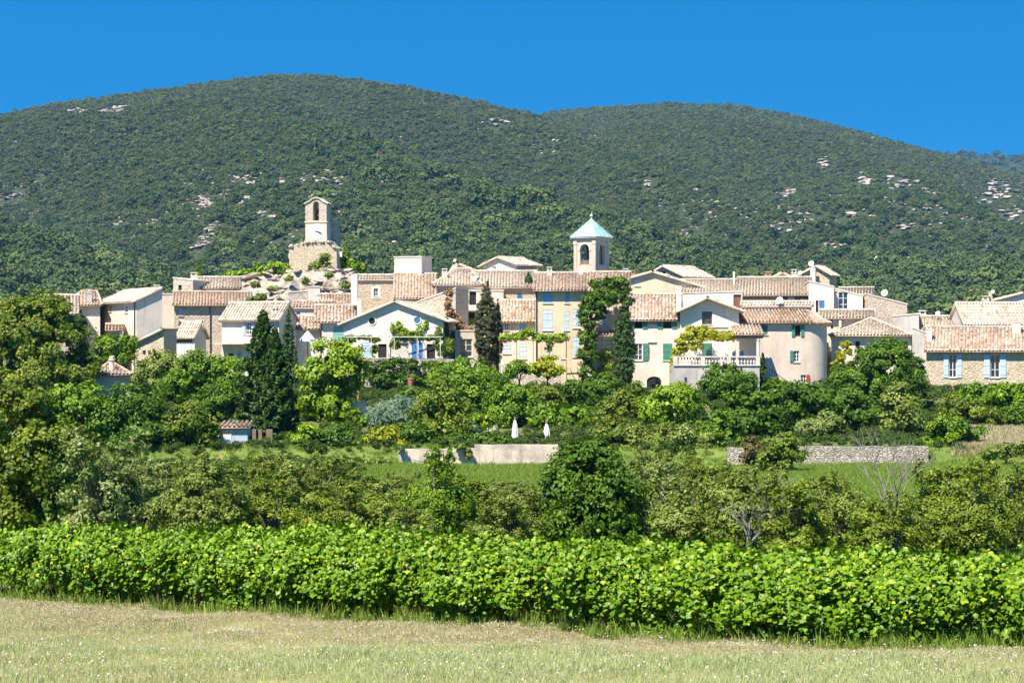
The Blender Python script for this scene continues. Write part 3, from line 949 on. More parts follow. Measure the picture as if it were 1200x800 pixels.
        if pipe:
            for px in (pipe if isinstance(pipe, (tuple, list)) else [pipe]):
                uq = s.px_u(px); p = loc(P0) + s.u * uq + s.n * 0.10
                mm = MB(); mm.tube([p, p + Vector((0, 0, ze - zb - 0.2))], [0.06, 0.06], 6); mm.build('downpipe', 'iron', s.root)
    def px_u(s, px, side=False):
        k = ray(px)
        p, u = (s.P1, s.v) if side else (s.P0, s.u)
        return (k * p.y - p.x) / (u.x - k * u.y)
    def px_rect(s, pxc, w, y0, y1, side=False):
        u0 = s.px_u(pxc - w / 2, side); u1 = s.px_u(pxc + w / 2, side)
        p, u = (s.P1, s.v) if side else (s.P0, s.u)
        dd = p.y + u.y * (u0 + u1) / 2
        return (u0, u1, (400 - y1) / FPX * dd, (400 - y0) / FPX * dd)
    def hole(s, q, w):
        kind = w[4]
        if kind == 'oculus': return (q[0], q[1], q[2], q[3], 0) if False else None
        ar = 0.0
        if kind == 'arch': ar = (q[1] - q[0]) * (w[6] if len(w) > 6 else 0.5)
        return (q[0], q[1], q[2], q[3], ar)
    def window(s, q, w, p0, u, n):
        """w = (px centre, width, y top, y bottom, kind, colour); parts: frame > pane, shutters, sill"""
        u0, u1, z0, z1 = q
        kind = w[4]; colr = w[5] if len(w) > 5 else 'frame_white'
        W = u1 - u0; Hh = z1 - z0
        o = s.loc(Vector((p0.x, p0.y, 0)) + u * u0 + Vector((0, 0, z0)))
        up = Vector((0, 0, 1))
        bx = lambda mm, a, b_, dp, wa, hb, th: mm.box(o + u * a + up * b_ - n * dp, u * wa, -n * th, up * hb)
        if kind == 'oculus':
            r = W / 2; c = o + u * r + up * (Hh / 2)
            mm = MB(); k = 20
            for i in range(k):
                a0 = 2 * math.pi * i / k; a1 = 2 * math.pi * (i + 1) / k
                e = lambda a, rr, dp: c + u * math.cos(a) * rr + up * math.sin(a) * rr + n * dp
                mm.face([e(a0, r, .07), e(a1, r, .07), e(a1, r * 1.3, .07), e(a0, r * 1.3, .07)])
                mm.face([e(a0, r * 1.3, .07), e(a1, r * 1.3, .07), e(a1, r * 1.3, 0), e(a0, r * 1.3, 0)])
                mm.face([e(a0, r, .07), e(a1, r, .07), e(a1, r, .01), e(a0, r, .01)][::-1])
            f = mm.build('window', 'surround', s.root)
            mm = MB(); mm.face([c + u * math.cos(2 * math.pi * i / k) * r + up * math.sin(2 * math.pi * i / k) * r + n * 0.015 for i in range(k)])
            mm.build('pane', colr if colr.startswith('glass') else 'dark_void', f)
            return
        fr = MB(); t = min(0.07, W * 0.12); dp = 0.10
        fmat = 'frame_white'
        if kind == 'arch': fmat = 'iron'
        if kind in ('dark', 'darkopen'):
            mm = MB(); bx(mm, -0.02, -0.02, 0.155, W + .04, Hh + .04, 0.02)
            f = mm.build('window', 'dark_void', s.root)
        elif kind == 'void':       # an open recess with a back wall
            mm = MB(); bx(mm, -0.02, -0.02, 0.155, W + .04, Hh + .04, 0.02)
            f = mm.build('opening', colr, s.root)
        else:
            if kind == 'brown': fmat = 'shutter_brown'
            bx(fr, 0, 0, dp, t, Hh, 0.05); bx(fr, W - t, 0, dp, t, Hh, 0.05)
            bx(fr, t, 0, dp, W - 2 * t, t, 0.05); bx(fr, t, Hh - t, dp, W - 2 * t, t, 0.05)
            bx(fr, W / 2 - t / 2, t, dp + 0.003, t, Hh - 2 * t, 0.045)
            nb = 2 if Hh > 1.0 else 1
            for k in range(1, nb + 1): bx(fr, t, Hh * k / (nb + 1) - t * .35, dp + 0.006, W - 2 * t, t * .7, 0.04)
            f = fr.build('window', fmat, s.root)
            mm = MB(); bx(mm, -0.02, -0.02, 0.158, W + .04, Hh + .04, 0.02)
            mm.build('pane', 'glass_blue' if kind == 'blueglass' else 'glass', f)
        if kind == 'arch':
            mm = MB()
            for k in range(1, 6): bx(mm, W * k / 6 - .02, 0.02, 0.04, 0.04, Hh - 0.1 - abs(k - 3) * 0.12, 0.03)
            mm.build('grille', 'iron', f)
        if kind not in ('void', 'arch', 'dark', 'darkopen'):
            mm = MB(); mm.box(o - u * 0.08 - up * 0.09 + n * 0.09, u * (W + 0.16), -n * 0.12, up * 0.085); mm.build('sill', 'stone_trim', f)
        def leaf_(a, wa, dpt):
            mm = MB(); th = 0.05
            bx(mm, a, -0.03, dpt, wa, Hh + 0.06, th)
            for z in (0.12, 0.5, 0.82): bx(mm, a + wa * 0.06, Hh * z, dpt - 0.025, wa * 0.88, 0.09, 0.022)
            for k in (0.33, 0.66): bx(mm, a + wa * k - 0.008, 0.0, dpt - 0.012, 0.016, Hh, 0.01)
            mm.build('shutter', colr, f)
        if kind == 'closed':
            leaf_(0.02, W / 2 - 0.03, 0.02); leaf_(W / 2 + 0.01, W / 2 - 0.03, 0.02)
        if kind in ('open', 'left', 'darkopen'): leaf_(-W * 0.62 - 0.04, W * 0.62, -0.09)
        if kind in ('open', 'right', 'darkopen'): leaf_(W + 0.04, W * 0.62, -0.09)
    def chimney(s, px, w, y0, y1, v=None, mat='plaster_cream', style='cap'):
        """px centre, width, y top, y bottom; v = distance behind the facade in metres"""
        v = s.D * 0.35 if v is None else v
        k = ray(px)
        p = s.P0 + s.v * v
        uq = (k * p.y - p.x) / (s.u.x - k * s.u.y)
        c = p + s.u * uq; dd = c.y
        W = w / FPX * dd; za = (400 - y1) / FPX * dd - 0.5; zt = (400 - y0) / FPX * dd
        c = s.loc(Vector((c.x, c.y, za))); H = zt - za
        mm = MB(); T = W * 0.8
        def b3(cu, cv, z, su, sv, sz): mm.box(c + s.u * (cu - su / 2) + s.v * (cv - sv / 2) + Vector((0, 0, z)), s.u * su, s.v * sv, (0, 0, sz))
        if style == 'cap':
            hb = max(H - 0.42, 0.4)
            b3(0, 0, 0, W, T, hb); b3(0, 0, hb - 0.12, W * 1.14, T * 1.14, 0.1)
            for sx in (-1, 1): b3(sx * W * .36, 0, hb, W * .22, T * .9, 0.27)
            b3(0, 0, hb + 0.272, W * 1.2, T * 1.2, 0.09)
        elif style == 'round':
            mm.lathe(tuple(c), [(W * .5, 0), (W * .45, H - 0.45), (W * .62, H - 0.42), (W * .62, H - 0.3), (W * .4, H - 0.28), (W * .45, H - 0.08), (0.02, H)], 12)
        else:
            b3(0, 0, 0, W, T, H - 0.1); b3(0, 0, H - 0.098, W * 1.1, T * 1.1, 0.1)
        mm.build('chimney', mat, s.roof or s.root)
    def dish(s, px, py, r, v=2.0):
        p = s.P0 + s.v * v; k = ray(px)
        uq = (k * p.y - p.x) / (s.u.x - k * s.u.y); c = p + s.u * uq; dd = c.y
        z = (400 - py) / FPX * dd; rr = r * .85 / FPX * dd
        c = s.loc(Vector((c.x, c.y, z)))
        mm = MB(); ax = Vector((-0.45, -0.8, 0.35)).normalized(); a = ax.cross(Vector((0, 0, 1))).normalized(); b_ = a.cross(ax)
        k1 = 16; rings = [(1.0, 0.0), (0.6, -0.16), (0.02, -0.22)]
        base = len(mm.v)
        for f_, off in rings:
            for i in range(k1):
                an = 2 * math.pi * i / k1
                mm.v.append(tuple(c + (a * math.cos(an) + b_ * math.sin(an)) * rr * f_ + ax * off * rr))
        for j in range(2):
            for i in range(k1):
                i2 = (i + 1) % k1
                mm.f.append((base + j * k1 + i, base + j * k1 + i2, base + (j + 1) * k1 + i2, base + (j + 1) * k1 + i))
        o = mm.build('satellite_dish', 'dish_white', s.root)
        mm = MB(); mm.tube([c - ax * 0.2 * rr, c - ax * 0.35 * rr - Vector((0, 0, rr * 2.2))], [0.035, 0.035], 6)
        mm.tube([c - ax * 0.1 * rr - Vector((0, 0, rr * .9)), c + ax * rr * 0.7], [0.02, 0.03], 5)
        mm.build('mast', 'iron', o)
    def antenna(s, px, y0, y1, v=3.0):
        p = s.P0 + s.v * v; k = ray(px)
        uq = (k * p.y - p.x) / (s.u.x - k * s.u.y); c = p + s.u * uq; dd = c.y
        za = (400 - y1) / FPX * dd; zt = (400 - y0) / FPX * dd
        c = s.loc(Vector((c.x, c.y, za))); H = zt - za
        mm = MB(); mm.tube([c, c + Vector((0, 0, H))], [0.035, 0.03], 5)
        mm.tube([c + Vector((-0.6, 0, H * .93)), c + Vector((0.7, 0, H * .95))], [0.02, 0.02], 4)
        for i in range(6): mm.tube([c + Vector((-0.5 + i * .22, -.3, H * .94)), c + Vector((-0.5 + i * .22, .3, H * .94))], [0.012, 0.012], 4)
        mm.build('antenna', 'iron', s.root)

# ------------------------------------------------------------------ the village, from left to right
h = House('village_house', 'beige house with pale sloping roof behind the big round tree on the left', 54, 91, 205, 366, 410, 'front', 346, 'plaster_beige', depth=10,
      wins=[(80.5, 3.2, 369, 378, 'dark')], ov=0.65)
h = House('village_house', 'white house with blank front wall and orange tile roof near the left edge', 75, 117.3, 213, 356, 405, 'hip', 341.5, 'plaster_white', depth=9, tile='tile_orange', hipr=0.3,
      chims=[(104.5, 6, 338, 353, 0.6, 'plaster_grey')])
h.antenna(110, 331, 343, 3)
h = House('village_house', 'tall beige house with two tiny windows and white corner chimney, left part of village', 117.3, 160, 218, 354, 405, 'front', 341, 'plaster_cream', yaw=-62, xs=190, rf=1.0,
      wins=[(129, 3.8, 358.5, 365, 'glass'), (148, 3.8, 358, 366, 'glass')], chims=[(184, 6, 333, 344, 2.6, 'plaster_white'), (138.5, 4, 339.5, 345, 2.6, 'plaster_cream')], pipe=(118.2, 158.6))
House('lean_to', 'small white lean-to with tile roof against the tall beige house on the left', 126, 143.5, 206.5, 385.5, 400, 'front', 380, 'plaster_white', depth=3.2, rf=1.0, wins=[(134, 11, 388, 398, 'void', 'plaster_grey')], cat='lean-to', tile='tile_orange')
House('village_house', 'narrow pink house squeezed between tall beige house and stone house on the left', 190, 204, 224, 345, 385, 'flat', None, 'plaster_pink', depth=6)
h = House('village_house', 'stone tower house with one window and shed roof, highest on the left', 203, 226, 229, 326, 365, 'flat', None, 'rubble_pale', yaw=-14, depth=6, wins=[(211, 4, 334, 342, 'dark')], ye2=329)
h = House('village_house', 'pink upper house with long tile roof and shaded top-floor openings left of rocky outcrop', 226, 281, 231, 336, 360, 'front', 325, 'plaster_pink', depth=9, ov=0.7,
      wins=[(238, 5, 337.5, 343.5, 'dark'), (263, 14, 337, 342.5, 'void', 'room_shade'), (275, 4, 337, 343, 'dark')], chims=[(227, 7, 318.5, 328, 1.5, 'plaster_cream')])
h = House('village_house', 'stone house with bright blue shutters and wide tile roof below the pink house', 204, 294, 216, 356, 425, 'front', 342, 'rubble_pale', depth=11, ov=0.55, tile='tile_orange',
      wins=[(212, 5, 361, 370, 'closed', 'shutter_blue'), (267, 9, 360, 368, 'closed', 'shutter_bright_blue')], pipe=246.5)
h = House('stone_barn', 'small stone barn with three little square holes on the left', 158, 192, 203.5, 402, 435, 'gable', 386, 'rubble_gold', yaw=-24, xs=207, gf=0.995, ye2=387,
      wins=[(169, 3.6, 410.5, 415, 'dark'), (175, 3.6, 410.5, 415, 'dark'), (181, 3.6, 410.5, 415, 'dark')], cat='barn')
h = House('village_house', 'low white house with pale tile roof and dark shaded gable beside stone barn', 206, 228, 209, 392, 430, 'front', 377.5, 'plaster_white', yaw=-30, xs=241.5, rf=0.5, tile='tile_beige',
      wins=[(216, 19, 394, 401, 'void', 'room_shade')])
h = House('garden_house', 'low house with round white chimney peeping out of trees at lower left', 112, 152, 187, 437.5, 460, 'hip', 425, 'plaster_white', depth=8, tile='tile_red', hipl=1.2,
      chims=[(131, 6.5, 417, 437, 1.2, 'plaster_cream', 'round')])
h = House('village_house', 'cream house with pale blue shutters behind the dark conifer', 260, 327, 206, 372.5, 428, 'front', 355, 'plaster_cream', yaw=-19, xs=347, tile='tile_beige',
      wins=[(291.5, 6, 377.5, 392, 'open', 'shutter_blue'), (313, 5, 376, 391, 'open', 'shutter_blue'), (270, 7, 414, 428, 'dark'), (281, 5, 412, 428, 'void', 'plaster_grey')],
      chims=[(322, 6, 360, 371, 0.8, 'plaster_white')])
mm = MB(); p = h.px_rect(277, 34, 402, 403.2); 
mm.box(h.loc(h.P0 + h.u * p[0] + Vector((0, 0, p[2]))) + h.n * 0.06, h.u * (p[1] - p[0]), h.n * 1.6, (0, 0, 0.12)); mm.build('awning', 'stone_trim', h.root)
h = House('village_house', 'pinkish house with two small windows and flat top just right of the cream conifer house', 345, 392, 217, 360, 400, 'front', 353, 'plaster_pink', depth=5,
      wins=[(349.5, 4.5, 364, 371, 'glass'), (380, 5, 363.5, 370, 'glass')], chims=[(370.5, 6, 344, 357, 2.5, 'plaster_white')], tile='tile_red', ov=0.2)
h = House('village_house', 'house with red-brown tile roof below the rocky outcrop', 373, 413, 224, 358, 380, 'front', 345, 'plaster_beige', depth=8, tile='tile_red')
h = House('village_house', 'low cream house with red tile roof and white door behind the open parasol', 343, 377, 208, 383.5, 428, 'front', 370.5, 'plaster_cream', depth=6, tile='tile_red',
      wins=[(351, 8, 412, 428, 'closed', 'frame_white'), (366, 9, 411, 428, 'closed', 'frame_white')], pipe=376.4)
h = House('village_house', 'white house with mint green shutters left of the white gabled house', 378, 405, 205.5, 375.5, 425, 'front', 358, 'plaster_white', depth=7.5, tile='tile_red',
      wins=[(396.5, 12, 382, 401, 'closed', 'shutter_mint')], chims=[(421, 5, 350, 367, 1.6, 'plaster_white', 'plain')], vov=0.9)
h = House('gabled_house', 'broad white gabled house with two round windows above a vine pergola', 404, 519, 201.5, 378, 428, 'gable', 353, 'plaster_white', yaw=-9, depth=9.5, gf=0.52, ye2=374.5, ov=0.7, vov=0.3,
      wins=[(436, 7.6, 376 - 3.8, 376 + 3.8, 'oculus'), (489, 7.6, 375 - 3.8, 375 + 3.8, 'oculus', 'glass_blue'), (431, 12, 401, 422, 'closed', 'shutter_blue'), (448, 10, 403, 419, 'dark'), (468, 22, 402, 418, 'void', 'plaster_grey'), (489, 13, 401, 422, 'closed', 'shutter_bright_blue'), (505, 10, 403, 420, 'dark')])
WHITE_GABLE = h
h = House('village_house', 'rough stone house with white-framed window right of the rocky outcrop', 417, 463, 228, 327, 365, 'front', 322.5, 'rubble_gold', depth=4, wins=[(440.5, 5, 338, 347, 'glass')], tile='tile_beige', ov=0.15)
mm = MB(); p = h.px_rect(440.5, 11, 336, 350); q = h.px_rect(440.5, 5.2, 337.8, 347.2)
o_ = h.loc(h.P0 + Vector((0, 0, 0)))
def strip(a, b_, c, e): mm.box(o_ + h.u * a + Vector((0, 0, c)) + h.n * 0.04, h.u * (b_ - a), -h.n * 0.037, (0, 0, e - c))
strip(p[0], q[0], p[2], p[3]); strip(q[1], p[1], p[2], p[3]); strip(q[0], q[1], p[2], q[2]); strip(q[0], q[1], q[3], p[3]); mm.build('window_surround', 'frame_white', h.root)
mm = MB(); a_ = at(415.5, 358, 223); mm.cbox(h.loc(a_), 0.7, 1.2, 3.5); mm.build('chimney_stack', 'plaster_white', h.root)
h = House('tower_house', 'plain pinkish square tower block rising above the roofs at centre left', 462, 494, 222, 302, 360, 'flat', None, 'plaster_pink', yaw=-24, xs=506, cat='tower')
h.chimney(478, 8, 329, 340, -1.0, 'plaster_pink')
h = House('village_house', 'house with steep sunlit tile roof at the foot of the pink tower block', 463, 510, 214, 348, 380, 'front', 321, 'plaster_beige', depth=14, ov=0.5, tile='tile_orange')
h = House('village_house', 'house with low tile roof and two white chimneys left of the brown cypress', 508, 563, 217, 332.5, 380, 'hip', 315, 'plaster_grey', depth=11, ov=0.5, tile='tile_beige', hipr=1.0,
      chims=[(521, 6, 314, 327, 2.0, 'plaster_cream'), (555, 7, 319, 331, 1.0, 'plaster_white')])
h = House('village_house', 'small back house with thin roof, antenna and dish above centre left roofs', 531, 566, 231, 318, 340, 'gable', 309, 'plaster_cream', yaw=6, depth=6, gf=0.15, ye2=321, wins=[(543, 9, 314, 318, 'dark')])
h.antenna(533, 291, 312, 1); h.dish(533, 305, 2.4, 0.5)
h = House('village_house', 'bare stone house with slanting top and dry brown creeper, right of white gabled house', 488, 534, 209, 355, 425, 'flat', None, 'rubble_pale', yaw=-27, xs=549, ye2=338)
h = House('village_house', 'narrow house with balcony and dark doors half hidden by the brown cypress', 546, 590, 213, 341, 425, 'flat', None, 'plaster_cream', depth=6,
      wins=[(554, 8, 342, 359, 'dark'), (553, 8, 366, 376, 'dark')])
mm = MB(); p = h.px_rect(553, 13, 357, 364); o_ = h.loc(h.P0 + h.u * p[0] + Vector((0, 0, p[2])))
mm.box(o_, h.u * (p[1] - p[0]), h.n * 0.9, (0, 0, 0.15)); mm.box(o_ + h.n * .85 + Vector((0, 0, .15)), h.u * (p[1] - p[0]), h.n * .05, (0, 0, .45)); mm.build('balcony', 'plaster_white', h.root)
h = House('village_house', 'low annexe with white French window under dry brown creeper', 533, 562, 203.5, 388, 428, 'flat', None, 'plaster_beige', depth=5, wins=[(546, 15, 397, 418, 'glass')])
h = House('village_house', 'pale upper house with glazed loggia under the roof, above centre roofs', 566, 604, 233, 311, 345, 'gable', 301.5, 'plaster_cream', yaw=-38, xs=631, gf=0.5, ye2=309, ov=0.6,
      wins=[(579, 4, 312, 318, 'glass')], swins=[(617, 22, 310.5, 321, 'blueglass')])
h = House('village_house', 'long stone house with small bright blue window between brown cypress and ochre house', 558, 628, 217, 336, 390, 'front', 318, 'rubble_gold', depth=13, ov=0.4, tile='tile_beige',
      wins=[(609, 6, 344, 352, 'closed', 'shutter_bright_blue')], chims=[(568, 6, 317, 326, 7.0, 'plaster_cream'), (577.5, 8, 319, 328, 6.5, 'plaster_cream')])
h = House('village_house', 'low cream house with brown tile roof just left of the ochre house', 585, 628, 209, 374.5, 428, 'front', 352, 'plaster_cream', depth=7, tile='tile_red',
      wins=[(593.5, 5, 379, 387, 'glass'), (613, 8, 375.5, 388, 'closed', 'shutter_sky'), (594, 9, 403, 414, 'closed', 'shutter_pale_blue'), (613, 8, 403, 420, 'closed', 'shutter_pale_blue')])
h = House('village_house', 'tall ochre house with sky blue shutters, left of the ivy', 627.5, 685, 204, 338.5, 436, 'front', 320, 'plaster_ochre', depth=13, tile='tile_red', ov=0.65,
      wins=[(642, 11, 341, 355, 'closed', 'shutter_sky'), (664.5, 5, 341, 355, 'closed', 'shutter_sky'), (642, 11.5, 363, 387, 'closed', 'shutter_pale_blue'), (664, 5.5, 365, 387, 'closed', 'shutter_pale_blue'),
            (675.5, 8, 362, 384, 'closed', 'shutter_pale_blue'), (675.5, 8, 395, 418, 'closed', 'shutter_pale_blue'), (643, 9, 404, 420, 'closed', 'shutter_pale_blue')],
      chims=[(644, 5.5, 312, 325, 5.5, 'plaster_beige'), (681, 5, 316, 327, 6.0, 'plaster_cream', 'plain')], pipe=628.6)
h = House('village_house', 'pinkish house behind the arch of ivy, with bright red tile roof', 685, 737, 204.3, 338.5, 436, 'front', 319, 'plaster_rose', depth=13, tile='tile_red',
      wins=[(708.5, 8, 364, 381, 'closed', 'shutter_pale_blue'), (708, 22, 396, 412, 'blueglass')])
mm = MB(); a_ = at(717, 324, 214); mm.lathe(h.loc(a_), [(0.02, -.6), (.5, -.55), (.55, .1), (.45, .35), (.1, .45)], 12); mm.build('water_tank', 'tank_dark', h.root)
acc = []; e0 = h.loc(at(697, 393.5, 202.2)); e1 = h.loc(at(721, 393.5, 202.2)); tile_patch(acc, e0, e1, Vector((0, 2.0, .62)), 2.0, 0, 1)
V, F, T = join_acc(acc); link('porch_roof', np_mesh('porch_roof', V, F, 'tile_red', T), h.root)
h = House('village_house', 'wide blank ochre gable with one white window behind the green-shuttered house', 734, 838, 224, 327, 380, 'gable', 318.5, 'plaster_ochre', depth=8, gf=0.30, ye2=341,
      wins=[(747, 6, 328, 335, 'closed', 'frame_white')], tile='tile_beige', chims=[(733.5, 5, 314, 326, 5, 'plaster_pink'), (742, 4.5, 316, 324, 6, 'terracotta')])
h = House('stone_barn', 'barn-like house with pale tile roof on the skyline right of bell tower', 762, 801, 238, 322, 350, 'gable', 311.5, 'rubble_grey', yaw=-42, xs=834, gf=0.42, ye2=323, ov=0.5,
      wins=[(778, 3.5, 317.5, 323.5, 'dark')], cat='barn')
h = House('village_house', 'three-storey cream house with dark green shutters and arched cellar window', 735, 797.5, 200, 372.5, 456, 'front', 345.5, 'plaster_cream', depth=8, tile='tile_red',
      wins=[(748, 9, 373.5, 384.5, 'darkopen', 'shutter_green'), (782, 10, 373.5, 384.5, 'darkopen', 'shutter_green'), (764.5, 12, 373.5, 380, 'void', 'plaster_grey'), (748, 10, 402.5, 422, 'right', 'shutter_green'),
            (765, 10.5, 401, 422, 'void', 'plaster_cream'), (782.5, 11, 402.5, 422, 'closed', 'shutter_green'), (766.5, 17, 441, 456, 'arch', 'iron', 0.3)],
      chims=[(795.5, 6, 335, 360, 1.6, 'plaster_white', 'plain')])
h = House('gabled_house', 'white house with broad gable and brown window beside the balustrade terrace', 797.5, 866, 198, 363.5, 432, 'gable', 349, 'plaster_white', depth=9, gf=0.46, ov=0.5, vov=0.55, yaw=-3,
      wins=[(828.5, 12, 365, 380, 'brown', 'shutter_brown'), (828.5, 12, 402, 420, 'closed', 'shutter_green')], tile='tile_beige')
mm = MB(); p = h.px_rect(829, 48, 382.3, 383.6); mm.box(h.loc(h.P0 + h.u * p[0] + Vector((0, 0, p[2]))) + h.n * 0.10, h.u * (p[1] - p[0]), -h.n * 0.099, (0, 0, p[3] - p[2])); mm.build('ledge', 'stone_trim', h.root)
GREEN_GABLE = h
h = House('village_house', 'white wall house with open brown loggia behind the white broad gable', 798, 870, 211, 344, 380, 'flat', None, 'plaster_white', depth=5, wins=[(864, 9, 345, 361, 'void', 'shutter_brown')], ye2=342)
h = House('village_house', 'house with long pale tile roof right of the wide ochre gable', 800, 872, 222, 341, 365, 'front', 328, 'plaster_beige', depth=10)
h = House('village_house', 'big rubble stone house with shaded loggia under long pale roof, right of centre', 866, 949, 218, 344, 385, 'front', 325.5, 'rubble_gold', depth=14, rf=0.6, ov=0.9, tile='tile_beige',
      wins=[(930, 33, 343.5, 354.5, 'void', 'room_shade')], chims=[(900, 7, 317.5, 327, 9, 'terracotta'), (860, 2, 318, 330, 6, 'plaster_cream', 'plain')], vov=0.4)
mm = MB(); p = h.px_rect(927, 8, 348, 354.5); q = h.px_rect(942, 8, 350, 354.5)
for r_ in (p, q): mm.box(h.loc(h.P0 + h.u * r_[0] + Vector((0, 0, r_[2]))) - h.n * 0.1, h.u * (r_[1] - r_[0]), -h.n * 0.05, (0, 0, r_[3] - r_[2]))
mm.build('loggia_shutter', 'shutter_pale_blue', h.root)
h = House('gabled_house', 'white gable with half-moon window on the skyline at right', 890, 948, 228, 333, 360, 'gable', 319.5, 'plaster_white', depth=8, gf=0.47, ye2=335, ov=0.3,
      wins=[(915, 9, 325.5, 330, 'arch', 'iron', 0.45), (938, 5.5, 331, 337, 'brown', 'frame_wood')])
h = House('stone_house', 'small stone house with big satellite dish, topmost on the right skyline', 938, 972, 239, 322, 350, 'gable', 311.5, 'rubble_gold', yaw=-22, xs=981, gf=0.55, ye2=321, ov=0.4,
      chims=[(953, 6, 314, 332, -0.9, 'plaster_white', 'plain'), (931, 6, 315, 324, 1.0, 'plaster_cream')])
h.dish(950.5, 308.5, 4.2, 1.0); h.dish(937.5, 319.5, 3.4, -0.5)
h = House('modern_house', 'white modern house with blue window right of the rubble stone house', 948, 977, 215, 330, 380, 'flat', None, 'plaster_white', depth=8, ye2=336.5, yaw=-6, wins=[(957.5, 3, 352, 366, 'dark'), (963, 6.5, 352, 361, 'closed', 'shutter_bright_blue')])
h = House('modern_house', 'house with tall glazed gallery beside the white modern house', 977, 1011, 215.8, 338, 380, 'flat', None, 'plaster_white', depth=7, ye2=347, wins=[(979.5, 4, 341, 364, 'void', 'plaster_grey'), (988, 11.5, 342, 364, 'glass')])
h = House('village_house', 'house with reddish roof edge behind the glazed gallery at right', 985, 1022, 224, 343, 365, 'front', 337.5, 'plaster_grey', depth=7)
h = House('garden_wall', 'stone parapet topped with roof tiles and a dish above the rounded house', 870, 951, 209.5, 358, 380, 'front', 353.8, 'rubble_pale', depth=1.2, rf=0.5, cat='wall', group=None, ov=0.12)
h.dish(913.5, 351.5, 5.2, -0.4)
h = House('village_house', 'house with tiny black windows behind the low hipped roof at right', 962, 1022, 210, 371.5, 400, 'front', 363.5, 'plaster_pink', depth=7, wins=[(975, 2.5, 375, 379, 'dark'), (975, 2.5, 381, 385, 'dark')], chims=[(984.5, 3, 369, 378, -0.3, 'plaster_cream')])
h = House('village_house', 'low house under wide hipped tile roof behind the dark round tree at right', 974, 1068, 204, 391, 435, 'hip', 373, 'plaster_cream', depth=10, ov=0.65, tile='tile_beige',
      wins=[(1005, 5, 400, 407, 'dark'), (1062, 4, 400, 408, 'dark')])
h = House('village_house', 'blank beige stone wall house with sloping top under the leaning dish at right', 1016, 1063, 215, 345, 390, 'flat', None, 'rubble_pale', yaw=10, depth=7, ye2=357)
h.dish(1036.5, 343, 5.0, 1.0)
h = House('village_house', 'grey weathered wall house between hipped roof and stone corner pillar', 1046, 1077, 209.5, 371, 400, 'flat', None, 'plaster_grey', depth=6, ye2=368)
h = House('corner_pillar', 'thick weathered white buttress left of the blue-shuttered stone house', 1069, 1086.5, 200, 384, 440, 'flat', None, 'plaster_grey', depth=3, ye2=391, cat='buttress', group=None)
h = House('village_house', 'low roofs and chimney with antenna and small dish between buttress and right edge', 1072, 1116, 210, 384, 410, 'front', 371, 'plaster_cream', depth=8, chims=[(1081, 8, 363, 372, 5, 'plaster_cream')])
h.antenna(1092.5, 348, 375, 3); h.dish(1099, 367, 3.6, 2.5)
h = House('village_house', 'long stone house with two pairs of pale blue shutters at the right edge', 1085.5, 1230, 197, 408.5, 470, 'front', 383.5, 'rubble_gold', depth=9, tile='tile_red', ov=0.65,
      wins=[(1116.5, 9, 415, 442, 'open', 'shutter_blue'), (1166, 11, 415, 442, 'open', 'shutter_blue')], chims=[(1089, 6, 380, 395, 1.5, 'plaster_cream'), (1191, 10, 377, 396, 3.2, 'plaster_cream', 'plain')])
h = House('village_house', 'house with pale wide roof and grey plaster left gable near the right edge', 1130, 1230, 208, 376.5, 405, 'front', 355, 'plaster_grey', yaw=9, depth=13, ov=0.6, xs=1112.5,
      wins=[(1170, 10, 378, 382, 'dark'), (1197, 5, 378, 383, 'dark')])
h = House('village_house', 'white house with chimney cluster and slanting top on the skyline at right edge', 1148, 1235, 224, 356, 375, 'gable', 343, 'plaster_white', depth=8, gf=0.6, ye2=352,
      chims=[(1155, 8, 346, 357, -2, 'plaster_pink'), (1161, 5, 341, 352, -1.5, 'rubble_gold', 'plain')])
h.dish(1163.5, 341.5, 2.6, -2.0)

